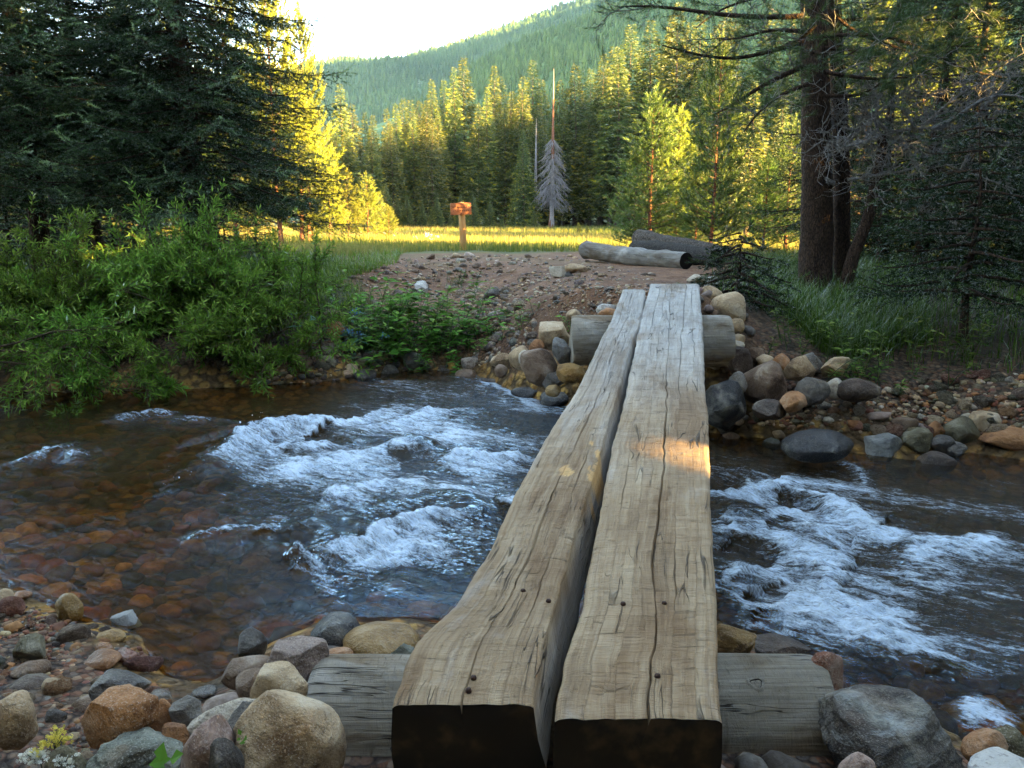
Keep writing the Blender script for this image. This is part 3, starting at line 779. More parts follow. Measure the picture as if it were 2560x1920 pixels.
NEARB = [
 ((579, 1720, 868, 2000), 'tan', 'round', 'g', 'big speckled tan granite boulder leaning against the near cross log', 2.05, 5),
 ((447, 1800, 600, 2000), 'pink', 'cob', 'g', 'pink boulder with a rust red belly beside the speckled tan boulder', 2.0, 4),
 ((470, 1733, 650, 1860), 'pale', 'ang', 'g', 'pale cream slab wedged behind the pink boulder', 2.2, 4),
 ((628, 1655, 776, 1785), 'tan', 'cob', 'g', 'orange tan boulder peeking over the speckled tan boulder', 2.35, 4),
 ((672, 1600, 818, 1705), 'mauve', 'ang', 'g', 'mauve grey pitted boulder touching the left end of the near cross log', 2.62, 4),
 ((552, 1630, 702, 1735), 'brown', 'round', 's', 'brown grey oval boulder at the water edge', 2.62, 4),
 ((587, 1665, 695, 1760), 'brown', 'round', 's', 'grey brown oval stone under the orange tan boulder', 2.5, 4),
 ((592, 1572, 668, 1660), 'dgrey', 'cob', 'd', 'dark greenish upright stone standing in the shallows', None, 4),
 ((855, 1550, 1056, 1665), 'ochre', 'round', 'd', 'ochre boulder with a dark wet patch behind the near cross log', 3.02, 5),
 ((955, 1603, 1043, 1680), 'green', 'ang', 's', 'small green grey stone between the ochre boulder and the left bridge log', 2.9, 4),
 ((778, 1535, 910, 1650), 'dark', 'round', 'w', 'black wet boulder left of the ochre boulder', 3.12, 4),
 ((800, 1615, 890, 1680), 'orange', 'cob', 'd', 'rusty brown stone squeezed below the black wet boulder', 2.95, 3),
 ((209, 1718, 408, 1880), 'orange', 'cob', 'g', 'large rusty orange boulder on the pebble shore', 2.16, 5),
 ((372, 1748, 440, 1835), 'orange', 'cob', 's', 'orange stone tucked behind the rusty orange boulder', 2.3, 4),
 ((190, 1828, 452, 1990), 'green', 'crag', 'g', 'jagged grey green rock in front of the rusty orange boulder', 1.98, 5),
 ((402, 1808, 470, 1885), 'orange', 'round', 's', 'smooth orange brown oval stone between the jagged rock and the pink boulder', 2.12, 4),
 ((425, 1740, 515, 1825), 'grey', 'ang', 's', 'blue grey pointed stone behind the orange brown oval', 2.28, 4),
 ((565, 1758, 680, 1880), 'dgrey', 'ang', 's', 'dark slate slab between the cream slab and the tan granite boulder', 2.12, 4),
 ((520, 1855, 610, 1990), 'dgrey', 'cob', 's', 'dark grey stone at the foot of the tan granite boulder', 1.95, 4),
 ((-25, 1735, 90, 1870), 'tan', 'cob', 'g', 'big orange tan boulder cut by the edge of the pebble shore', 2.14, 4),
 ((224, 1664, 368, 1752), 'dgrey', 'cob', 'd', 'smooth dark slate boulder with a pointed wet tip on the shore', 2.42, 5),
 ((115, 1868, 214, 1980), 'olive', 'round', 's', 'olive brown rounded stone beside the white flowers', 1.98, 4),
 ((182, 1738, 254, 1786), 'brown', 'round', 's', 'dark brown oval cobble left of the rusty orange boulder', None, 3),
 ((112, 1772, 166, 1820), 'dgrey', 'cob', 's', 'dark grey squarish cobble among the pebbles', None, 3),
 ((33, 1585, 116, 1662), 'olive', 'cob', 's', 'grey olive upright cobble on the pebble shore', None, 4),
 ((33, 1648, 122, 1702), 'brown', 'round', 's', 'grey brown flat cobble in the middle of the pebble shore', None, 4),
 ((30, 1686, 124, 1730), 'dbrown', 'round', 's', 'dark long cobble lying below the grey brown flat cobble', None, 4),
 ((100, 1694, 154, 1742), 'tan', 'cob', 's', 'reddish tan cobble touching the dark long cobble', None, 3),
 ((213, 1626, 300, 1682), 'orange', 'cob', 'd', 'bright orange flat stone at the water edge', None, 4),
 ((279, 1617, 345, 1664), 'red', 'cob', 'w', 'wet red brown stone right of the orange flat stone', None, 4),
 ((239, 1604, 285, 1644), 'orange', 'round', 'w', 'wet orange cobble above the orange flat stone', None, 3),
 ((269, 1525, 358, 1580), 'blue', 'ang', 'd', 'blue grey triangular rock sticking out of the shallows', None, 4),
 ((242, 1570, 320, 1614), 'ochre', 'cob', 'd', 'brown wet cobble between the shore and the triangular rock', None, 3),
 ((-4, 1492, 55, 1550), 'red', 'cob', 's', 'reddish stone at the top of the pebble shore', None, 4),
 ((-10, 1472, 34, 1508), 'tan', 'round', 's', 'small tan stone at the upper end of the pebble shore', None, 3),
 ((34, 1476, 77, 1501), 'orange', 'round', 'd', 'small wet orange stone at the upper end of the pebble shore', None, 3),
 ((-30, 1288, 64, 1336), 'dbrown', 'round', 'w', 'wet purple brown rock awash in the shallows', None, 4),
 ((324, 1658, 374, 1686), 'red', 'cob', 'w', 'flat wet reddish stone beside the pointed slate boulder', None, 3),
 ((368, 1724, 428, 1765), 'dbrown', 'ang', 'w', 'dark broken wet rock behind the large orange boulder', None, 3),
 ((478, 1714, 540, 1748), 'dgrey', 'ang', 'w', 'small glistening grey rock at the water edge', None, 3),
 ((140, 1480, 210, 1560), 'ochre', 'cob', 'w', 'amber stone lying under the shallow water', None, 3),
 ((2050, 1722, 2424, 1980), 'dgrey', 'ang', 'n', 'large dark grey gneiss boulder with pale streaks right of the near cross log', 2.25, 5),
 ((2018, 1630, 2108, 1800), 'red', 'slab', 'g', 'reddish brown slab leaning on the right end of the near cross log', 2.62, 4),
 ((2405, 1820, 2517, 1915), 'orange', 'cob', 's', 'bright orange boulder beside the streaked gneiss boulder', 2.3, 4),
 ((2462, 1818, 2600, 1925), 'olive', 'crag', 'g', 'mossy olive rock at the water behind the bright orange boulder', 2.42, 4),
 ((2090, 1880, 2190, 1990), 'pink', 'round', 'g', 'pale pink rounded stone in front of the streaked gneiss boulder', 2.0, 4),
 ((2425, 1886, 2620, 1990), 'white', 'cob', 'g', 'light grey rock in front of the mossy olive rock', 2.08, 4),
 ((1780, 1560, 1890, 1660), 'ochre', 'ang', 'd', 'rusty ribbed rock just behind the right part of the near cross log', 3.0, 4),
 ((1878, 1588, 2020, 1680), 'dbrown', 'ang', 'd', 'dark brown low rock behind the right end of the near cross log', 2.98, 4),
]
FARB = [
 ((1300, 871, 1396, 968), 'brown', 'round', 's', 'large round brown boulder left of the far cross log', 7.2, 4),
 ((1380, 844, 1432, 918), 'blue', 'ang', 'g', 'blue grey angular rock against the left end of the far cross log', 7.15, 4),
 ((1322, 848, 1362, 892), 'orange', 'cob', 's', 'orange stone sitting above the large round brown boulder', 7.6, 4),
 ((1390, 909, 1466, 960), 'ochre', 'cob', 's', 'ochre flat stone under the left bridge log', 6.85, 4),
 ((1345, 805, 1432, 880), 'tan', 'ang', 'g', 'tan leaning rock behind the blue grey angular rock', 7.7, 4),
 ((1223, 880, 1278, 926), 'tan', 'ang', 'g', 'tan pointed rock on the shore left of the bridge', 7.9, 4),
 ((1272, 864, 1328, 926), 'tan', 'cob', 'g', 'tan grey boulder next to the tan pointed rock', 7.75, 4),
 ((1296, 875, 1325, 912), 'pale', 'cob', 'g', 'small pale stone before the tan grey boulder', 7.5, 3),
 ((1236, 911, 1270, 945), 'brown', 'cob', 's', 'small brown stone at the water left of the bridge', 7.75, 3),
 ((1136, 922, 1197, 966), 'brown', 'cob', 'd', 'brown rock standing in the stream edge below the leafy plants', None, 4),
 ((1202, 943, 1254, 970), 'dbrown', 'cob', 'w', 'low black wet rock in the bright riffle', None, 3),
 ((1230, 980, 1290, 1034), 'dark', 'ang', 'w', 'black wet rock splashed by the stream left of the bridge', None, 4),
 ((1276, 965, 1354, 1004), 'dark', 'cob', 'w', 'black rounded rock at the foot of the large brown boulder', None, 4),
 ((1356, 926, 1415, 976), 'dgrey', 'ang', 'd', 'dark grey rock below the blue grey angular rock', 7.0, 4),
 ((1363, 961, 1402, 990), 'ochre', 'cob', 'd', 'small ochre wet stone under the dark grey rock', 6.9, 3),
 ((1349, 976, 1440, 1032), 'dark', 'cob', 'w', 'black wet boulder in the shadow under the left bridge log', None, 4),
 ((1490, 758, 1550, 800), 'white', 'slab', 'g', 'pale flat stone behind the far cross log', 7.55, 3),
 ((1494, 768, 1550, 800), 'orange', 'cob', 's', 'orange stone resting on the far cross log side', 7.42, 3),
 ((1414, 772, 1456, 804), 'tan', 'cob', 's', 'tan stone above the left end of the far cross log', 7.55, 3),
 ((1745, 713, 1812, 800), 'tan', 'round', 'g', 'tan boulder behind the far right corner of the bridge', 7.9, 4),
 ((1775, 729, 1866, 812), 'tan', 'round', 'g', 'big smooth tan boulder at the far right corner of the bridge', 7.55, 5),
 ((1820, 795, 1862, 838), 'tan', 'round', 's', 'tan cobble under the big smooth tan boulder', 7.4, 4),
 ((1826, 833, 1864, 868), 'tan', 'cob', 's', 'orange tan cobble right of the far cross log', 7.25, 3),
 ((1818, 851, 1860, 876), 'pale', 'cob', 's', 'pale cobble just right of the far cross log end', 7.15, 3),
 ((1815, 866, 1880, 945), 'dbrown', 'slab', 's', 'dark brown block leaning below the far cross log end', 7.0, 4, 0, 70),
 ((1864, 868, 1914, 908), 'brown', 'cob', 's', 'grey brown flat cobble above the big round brown boulder', 7.25, 3),
 ((1850, 900, 1971, 1012), 'brown', 'round', 's', 'big round brown boulder on the right shore below the far cross log', 6.75, 5),
 ((1858, 842, 1920, 880), 'brown', 'cob', 's', 'brown cobble half sunk in the bank soil', 7.7, 3),
 ((1890, 885, 1935, 916), 'tan', 'cob', 's', 'small tan cobble touching the top of the big round brown boulder', 7.15, 3),
 ((1930, 883, 1980, 930), 'orange', 'cob', 's', 'orange tan cobble right of the big round brown boulder', 7.0, 3),
 ((1960, 886, 2038, 956), 'tan', 'ang', 'g', 'tan angular boulder above the grey oval boulder', 6.85, 4),
 ((1998, 880, 2058, 930), 'grey', 'ang', 'g', 'grey broken rock behind the tan angular boulder', 7.1, 4),
 ((2048, 890, 2124, 948), 'tan', 'ang', 'g', 'tan flat topped rock below the grass bank', 6.9, 4),
 ((1988, 941, 2075, 1010), 'dgrey', 'round', 's', 'smooth greenish grey oval boulder on the right shore', 6.5, 4),
 ((2067, 945, 2114, 996), 'pale', 'cob', 'g', 'cream stone squeezed between two dark oval boulders', 6.6, 4),
 ((2094, 941, 2202, 1008), 'dbrown', 'round', 's', 'smooth dark brown oval boulder below the grass bank', 6.5, 4),
 ((1947, 979, 2016, 1031), 'orange', 'cob', 's', 'orange pink cobble in front of the greenish grey oval boulder', 6.35, 4),
 ((1818, 928, 1872, 1002), 'grey', 'cob', 'g', 'grey tan upright stone left of the big round brown boulder', 6.7, 4),
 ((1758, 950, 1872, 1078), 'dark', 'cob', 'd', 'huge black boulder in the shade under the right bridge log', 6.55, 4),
 ((1880, 998, 1966, 1052), 'dbrown', 'slab', 'd', 'dark flat wet rock below the big round brown boulder', 6.4, 4),
 ((1958, 1072, 2124, 1160), 'dark', 'slab', 'w', 'black wet slab with a shiny flat top in the right side of the stream', 5.9, 4, 0, -8),
 ((2160, 1078, 2257, 1150), 'blue', 'ang', 'd', 'blue grey wedge shaped rock at the right water edge', None, 4),
 ((2240, 1068, 2327, 1132), 'olive', 'cob', 's', 'olive brown boulder beside the blue grey wedge', None, 4),
 ((2352, 1039, 2447, 1118), 'olive', 'round', 's', 'round olive boulder on the right gravel shore', None, 4),
 ((2452, 1064, 2590, 1130), 'orange', 'round', 's', 'wide rusty boulder at the right end of the gravel shore', None, 4),
 ((2278, 1126, 2378, 1200), 'dbrown', 'cob', 'd', 'dark reddish boulder standing in the water at right', None, 4),
 ((2212, 1150, 2282, 1198), 'dark', 'cob', 'w', 'small black wet boulder in front of the blue grey wedge', None, 4),
 ((2426, 1030, 2499, 1082), 'tan', 'cob', 's', 'tan cobble behind the wide rusty boulder', None, 4),
 ((2224, 1040, 2290, 1084), 'brown', 'cob', 's', 'brown cobble behind the olive brown boulder', None, 3),
 ((2165, 1026, 2229, 1060), 'pink', 'cob', 's', 'pinkish flat cobble on the gravel shore', None, 3),
 ((2316, 1050, 2362, 1098), 'orange', 'cob', 's', 'orange cobble beside the round olive boulder', None, 3),
 ((2122, 1051, 2163, 1084), 'red', 'cob', 's', 'red brown cobble left of the pinkish flat cobble', None, 3),
 ((2362, 1102, 2416, 1152), 'dgrey', 'cob', 'd', 'dark grey stone under the round olive boulder', None, 3),
 ((2316, 1085, 2385, 1134), 'dgrey', 'cob', 'd', 'slate grey boulder between the olive boulders', None, 4),
 ((1372, 664, 1416, 697), 'pale', 'ang', 'g', 'pale angular rock on the dirt path', None, 4),
 ((1410, 658, 1468, 686), 'tan', 'cob', 'g', 'broad tan rock half buried in the dirt path', None, 4),
 ((1036, 702, 1072, 738), 'white', 'ang', 's', 'white blue cone shaped stone on the bank behind the leafy plants', None, 4),
 ((1208, 722, 1254, 754), 'dgrey', 'ang', 'g', 'dark flat rock above the cobbles of the left path', None, 3),
 ((1716, 685, 1770, 715), 'pale', 'cob', 'g', 'pale stone just beyond the far end of the right bridge log', None, 4),
 ((1760, 690, 1800, 722), 'white', 'cob', 'g', 'whitish stone under the spruce sprig beyond the bridge', None, 3),
 ((815, 800, 864, 855), 'orange', 'round', 's', 'orange rock among the leaves by the blue flowers', None, 4),
 ((812, 772, 862, 800), 'brown', 'cob', 's', 'brown rock above the orange rock on the left bank', None, 3),
 ((802, 888, 842, 918), 'olive', 'cob', 's', 'olive tan stone at the water under the willow edge', None, 4),
 ((880, 880, 918, 925), 'olive', 'cob', 's', 'grey olive upright stone below the leafy plants', None, 4),
 ((862, 908, 896, 936), 'tan', 'cob', 's', 'small tan stone at the water below the blue flowers', None, 3),
 ((885, 920, 940, 958), 'dgrey', 'cob', 'd', 'dark grey stone at the waterline below the leafy plants', None, 4),
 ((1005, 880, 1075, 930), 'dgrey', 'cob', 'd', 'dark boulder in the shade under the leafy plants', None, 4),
 ((800, 858, 850, 890), 'dbrown', 'cob', 's', 'dark brown stone under the broad leaves on the left bank', None, 4),
]
for row in NEARB + FARB:
    bb, col, kind, m, lab, yy, sub = row[:7]
    rock(bb, col, kind, m, lab, yy, sub, *(row[7:8] or [0]), *(row[8:9] or [0]))

# ---- cobbles: a few hundred counted ones, the rest as gravel
CPROTO = [rock_shape(5000 + i, k, 3) for i, k in enumerate(['round', 'cob', 'cob', 'ang', 'round', 'cob', 'slab', 'ang'])]
CMESH = [[mesh('cobble', V, F, None, True) for V, F in CPROTO] for _ in range(3)]
for row_, m_ in zip(CMESH, (M_rocks, M_rock, M_damp)):
    for me_ in row_: me_.materials.append(m_)
def in_poly(P, poly):
    poly = np.asarray(poly, float); x, y = P[:, 0], P[:, 1]
    c = np.zeros(len(P), bool); j = len(poly) - 1
    for i in range(len(poly)):
        xi, yi = poly[i]; xj, yj = poly[j]
        c ^= ((yi > y) != (yj > y)) & (x < (xj - xi) * (y - yi) / (yj - yi + 1e-9) + xi); j = i
    return c
def sample(poly, n):
    poly = np.asarray(poly, float); lo, hi = poly.min(0), poly.max(0); out = []
    while len(out) < n:
        p = rng.uniform(lo, hi, (n * 3, 2)); out += list(p[in_poly(p, poly)])
    return np.array(out[:n])
ZONES = [  # polygon, counted, gravel, size px (mean), palette, mat, label, group
 ([(-20, 1490), (150, 1540), (330, 1600), (400, 1690), (440, 1780), (400, 1860), (200, 1960), (-20, 1960)], 80, 2600, 30, ['red', 'brown', 'orange', 'brown', 'dbrown', 'red', 'grey', 'tan', 'dgrey'], 0,
  'small reddish brown pebble on the near left pebble shore', 'pebbles on the near left shore'),
 ([(850, 655), (1100, 640), (1430, 640), (1560, 675), (1640, 690), (1600, 730), (1500, 720), (1380, 745), (1180, 770), (960, 740), (860, 700)], 80, 1400, 16, ['tan', 'pale', 'brown', 'mauve', 'tan', 'brown', 'grey'], 1,
  'small tan stone scattered on the brown dirt path', 'stones on the dirt path'),
 ([(1110, 715), (1280, 725), (1345, 800), (1340, 870), (1260, 915), (1160, 915), (1220, 850), (1180, 790)], 55, 600, 22, ['tan', 'grey', 'brown', 'pale', 'mauve', 'tan'], 0,
  'rounded grey tan cobble on the rocky slope left of the bridge', 'cobbles on the slope left of the bridge'),
 ([(1900, 1000), (2110, 1005), (2230, 960), (2580, 930), (2600, 1080), (2450, 1085), (2300, 1090), (2200, 1085), (2000, 1080), (1880, 1060)], 75, 900, 30, ['tan', 'brown', 'olive', 'orange', 'tan', 'red', 'pale'], 0,
  'tan brown cobble on the shaded gravel shore below the grass bank', 'cobbles on the right gravel shore'),
 ([(1300, 690), (1640, 695), (1600, 770), (1440, 790), (1340, 800), (1280, 760)], 14, 900, 13, ['tan', 'brown', 'mauve', 'pale', 'grey'], 1,
  'small stone in the trodden dirt at the far end of the bridge', 'stones at the far bridge end'),
 ([(640, 900), (850, 880), (1000, 915), (1130, 915), (1120, 940), (850, 960), (640, 975)], 28, 250, 26, ['brown', 'tan', 'dbrown', 'dgrey', 'olive'], 2,
  'brown stone lining the water under the willow and leafy plants', 'stones at the foot of the left bank'),
]
def tint_jit(c):
    return np.clip(np.array(c) * rng.uniform(.7, 1.25) * rng.uniform(.93, 1.07, 3), .01, .9)
GR_V, GR_F, GR_C, gbase = [], [], [], 0
LOW = ICO[2]
def gravel_add(p, r3, c):
    global gbase
    V_, F_ = GSH[rng.integers(len(GSH))]
    a = rng.uniform(0, 6.28); ca, sa = math.cos(a), math.sin(a)
    Vq = (V_ * r3) @ np.array([[ca, sa, 0], [-sa, ca, 0], [0, 0, 1]]) + p
    GR_V.append(Vq); GR_F.append(F_ + gbase); GR_C.append(np.broadcast_to(c, Vq.shape)); gbase += len(Vq)
GSH = [rock_shape(7000 + i, 'cob', 2) for i in range(6)]
for poly, nc, ng, spx, pal, mi, lab, grp in ZONES:
    uvs = sample(poly, nc + ng)
    sizes = np.concatenate([spx * rng.lognormal(.05, .32, nc), spx * .42 * rng.lognormal(0, .4, ng)])
    for k, ((u, v), s_) in enumerate(zip(uvs, sizes)):
        p, dep = hit(u, v)
        r = s_ / 2 * dep / FPX
        r3 = r * np.array([1, rng.uniform(.65, 1), rng.uniform(.45, .75)])
        c = tint_jit(PAL[pal[rng.integers(len(pal))]])
        if k < nc:
            o = link('cobble' if spx > 16 else 'path_stone', CMESH[mi][rng.integers(len(CPROTO))], [], None, p + [0, 0, r3[2] * .45])
            o.scale = r3; o.rotation_euler = (rng.uniform(-.25, .25), rng.uniform(-.25, .25), rng.uniform(0, 6.28)); o.color = (*c, 1)
            tag(o, lab, 'rock', grp)
        else:
            gravel_add(p + [0, 0, r3[2] * .3], r3, c)
# stones on the stream bed and under the bridge ends
for k in range(1500):
    x = rng.uniform(-5.5, 4.0); y0_, y1_ = float(yN(x)), float(yF(x))
    y = y0_ + rng.beta(1.0, 1.6) * (y1_ - y0_)
    r = rng.lognormal(-2.85, .42) * (1.25 if x < -1 else 1.0)
    r = min(r, .10); z = min(float(H(x, y)) + .1 * r, -.035 - .5 * r)
    gravel_add(np.array([x, y, z]), r * np.array([1, .8, .5]), tint_jit([(.40, .19, .04), (.26, .12, .03), (.50, .28, .07), (.16, .10, .045), (.34, .12, .035), (.09, .07, .05)][rng.integers(6)]))
for k in range(260):   # rubble packed round the sills
    nearside = k < 120
    x = rng.uniform(-1.1, 2.2) if nearside else rng.uniform(.2, 2.3)
    y = rng.uniform(1.9, 3.3) if nearside else rng.uniform(6.6, 8.0)
    r = rng.uniform(.03, .09)
    gravel_add(np.array([x, y, float(H(x, y)) + r * .3]), r * np.array([1, .85, .7]), tint_jit(PAL[['brown', 'tan', 'grey', 'dgrey', 'mauve'][rng.integers(5)]]))
t = NT('gravel')
pg = t.obj(); n1 = t.noise(pg, 30, 4, .6); n2 = t.noise(pg, 130, 3, .6)
c = t.mix(t.step(n1, .35, .7), t.mix(1.0, t.attr('col', 'Color'), (.6, .55, .5), 'MULTIPLY'), t.attr('col', 'Color'))
M_gravel = t.done(t.pbr(c, .75, t.bump(t.math('ADD', n1, t.math('MULTIPLY', n2, .3)), .5, .01), .35))
gm = link('gravel', mesh('gravel', np.concatenate(GR_V), np.concatenate(GR_F), {'col': np.concatenate(GR_C)}, True), M_gravel)
tag(gm, 'loose pebbles and gravel strewn over the banks and the stream bed', kind='stuff')
# ================================================================== tree kit
M_bark = None
def bark_mat(name, lo, hi, sc=1.0):
    t = NT(name); ob = t.obj()
    n = t.noise(t.mapv(ob, (20 * sc, 20 * sc, 4 * sc)), 1.0, 6, .75, .8)
    v = t.voro(t.n('VectorMath', {0: t.mapv(ob, (60 * sc, 60 * sc, 14 * sc)), 1: t.n('TexNoise', {'Vector': ob, 'Scale': 30.0 * sc, 'Detail': 3.0}).outputs[1]}, operation='ADD').outputs[0], 1.0, 'DISTANCE_TO_EDGE', 0)
    f = t.math('MULTIPLY', n, t.step(v, .0, .25))
    c = t.ramp(t.math('ADD', t.math('MULTIPLY', f, .7), t.math('MULTIPLY', n, .3)), [(.15, lo), (.65, hi)])
    return t.done(t.pbr(c, .9, t.bump(f, .8, .03), .2))
M_bark = bark_mat('pine_bark', (.020, .012, .008), (.100, .058, .036))
M_barkfar = bark_mat('spruce_bark', (.05, .038, .030), (.16, .12, .09), .6)
M_dead = bark_mat('dead_wood', (.17, .15, .13), (.42, .385, .36), 1.2)
M_reddead = bark_mat('red_bark', (.12, .05, .03), (.32, .15, .09), .8)
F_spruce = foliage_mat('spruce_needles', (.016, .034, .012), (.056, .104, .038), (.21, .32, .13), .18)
F_far = foliage_mat('conifer_needles', (.028, .060, .028), (.098, .122, .032), (.42, .33, .028), .36)
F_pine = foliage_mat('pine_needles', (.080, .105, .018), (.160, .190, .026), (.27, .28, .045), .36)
F_pine_shade = foliage_mat('shaded_pine_needles', (.050, .090, .026), (.090, .150, .036), (.16, .22, .055), .3)  # greener copy for the less lit pines; shade put into the colour
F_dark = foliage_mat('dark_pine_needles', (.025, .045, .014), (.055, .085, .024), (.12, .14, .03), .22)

def shoot(nn, Ln, nl, nw, seed, ang=50, tuft=False):
    r_ = np.random.default_rng(seed)
    s = (np.arange(nn) + r_.uniform(0, 1, nn)) / nn
    if tuft: s = .35 + .65 * s
    ph = np.arange(nn) * 2.4 + r_.uniform(-.4, .4, nn)
    an = R(ang) * r_.uniform(.7, 1.2, nn) * (1 - .45 * s)
    d = np.stack([np.cos(an), np.sin(an) * np.cos(ph), np.sin(an) * np.sin(ph)], -1)
    b = np.stack([s * Ln, 0 * s, 0 * s], -1)
    sd = unit(np.cross(d, np.stack([r_.normal(size=nn), r_.normal(size=nn), r_.normal(size=nn)], -1))) * nw / 2
    tip = b + d * (nl * r_.uniform(.75, 1.15, nn))[:, None]
    return np.stack([b + sd, b - sd, tip], 1)
def inst(proto, pos, fr, sc):
    N = len(proto); M = len(pos)
    p = proto.reshape(-1, 3)
    out = np.einsum('pk,mkj->mpj', p, fr) * np.asarray(sc)[:, None, None] + pos[:, None]
    return out.reshape(M * N, 3, 3)
def rotz(v, a):
    c, s = np.cos(a), np.sin(a)
    return np.stack([v[..., 0] * c - v[..., 1] * s, v[..., 0] * s + v[..., 1] * c, v[..., 2]], -1)

def spruce_crown(seed, h, r, z0, nb, droop=.35, gap=.10, sgap=.07, slen=.13, proto=None, power=.75, keep=1.0, arc=None, upt=.22, thick=.02, twig=.42, spire=0, tipc=0):
    """drooping tiers of flat sprays. returns tris, tint, limb tubes"""
    r_ = np.random.default_rng(seed)
    protos = proto or [shoot(16, 1.0, .30, .055, seed + k) for k in range(3)]
    Pq, Dq, Sq, Tq, paths = [], [], [], [], []
    for i in range(nb):
        q = ((i + r_.uniform(0, 1)) / nb)
        if r_.random() > keep: continue
        z = z0 + (h - z0) * (q ** .9 if spire else q ** 1.05)
        if spire: q = (z - z0) / (h - z0)
        Lb = r * (1 - q) ** power * r_.uniform(.68, 1.12) + (.03 if spire else .12)
        az = i * 2.39996 + r_.uniform(-.35, .35)
        sf = min(1.0, .42 + 1.5 * (1 - q)) if spire else 1.0
        if arc is not None: az = r_.uniform(*arc)
        o = np.array([math.cos(az), math.sin(az), 0]); sd = np.array([-o[1], o[0], 0])
        dr = droop * r_.uniform(.7, 1.3)
        tt = np.linspace(0, 1, 9)
        bend = r_.uniform(-.12, .12)
        cz = lambda t_: Lb * (.12 * t_ - dr * t_ ** 1.6 + upt * t_ ** 4)
        pts = o * (Lb * tt)[:, None] + sd * (Lb * bend * tt ** 2)[:, None]; pts[:, 2] = z + cz(tt)
        paths.append((pts, np.linspace(thick * (.35 + Lb / max(r, .1)) * .8, .003, 9)))
        ts = np.arange(.16 if Lb > .6 else .05, 1.0, gap / Lb)
        if len(ts) == 0: ts = np.array([.6])
        for sg in (-1, 1):
            ln = (twig * Lb * (1 - ts) ** .8 + .10) * r_.uniform(.6, 1.15, len(ts))
            b = o * (Lb * ts)[:, None] + sd * (Lb * bend * ts ** 2)[:, None]; b[:, 2] = z + cz(ts)
            ang = sg * R(52) * r_.uniform(.75, 1.15, len(ts))
            td = o * np.cos(ang)[:, None] + sd * np.sin(ang)[:, None]
            td[:, 2] = -.28 * r_.uniform(.2, 1.5, len(ts)) - .15 * dr
            for k in range(len(ts)):
                m = max(int(ln[k] / sgap), 1)
                s_ = (np.arange(m) + .5) / m
                pp = b[k] + td[k] * (ln[k] * s_)[:, None]; pp[:, 2] -= .10 * ln[k] * s_ ** 2
                a2 = R(40) * np.where(np.arange(m) % 2 == 0, 1, -1) * r_.uniform(.5, 1.2, m)
                dd = rotz(np.broadcast_to(td[k], (m, 3)), a2); dd[:, 2] += r_.uniform(-.25, .20, m)
                Pq.append(pp); Dq.append(dd); Sq.append(sf * slen * r_.uniform(.7, 1.2, m) * (1 - .25 * s_))
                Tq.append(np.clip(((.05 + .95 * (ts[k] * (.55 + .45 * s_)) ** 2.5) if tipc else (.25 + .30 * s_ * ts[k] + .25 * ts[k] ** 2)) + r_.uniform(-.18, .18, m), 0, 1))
        m = max(int(Lb * .7 / sgap), 1)
        s_ = .3 + .7 * (np.arange(m) + .5) / m
        pp = o * (Lb * s_)[:, None] + sd * (Lb * bend * s_ ** 2)[:, None]; pp[:, 2] = z + cz(s_)
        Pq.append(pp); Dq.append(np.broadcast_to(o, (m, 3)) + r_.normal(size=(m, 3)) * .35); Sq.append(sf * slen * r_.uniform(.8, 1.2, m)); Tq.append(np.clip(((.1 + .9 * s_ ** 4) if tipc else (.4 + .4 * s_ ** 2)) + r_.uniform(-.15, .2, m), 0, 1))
    Pq = np.concatenate(Pq); Dq = np.concatenate(Dq); Sq = np.concatenate(Sq); Tq = np.concatenate(Tq)
    fr = frames(Dq); which = r_.integers(0, len(protos), len(Pq))
    T, tint = [], []
    for k, pr in enumerate(protos):
        m = which == k
        T.append(inst(pr, Pq[m], fr[m], Sq[m])); tint.append(np.repeat(Tq[m], len(pr)))
    return np.concatenate(T), np.concatenate(tint), paths
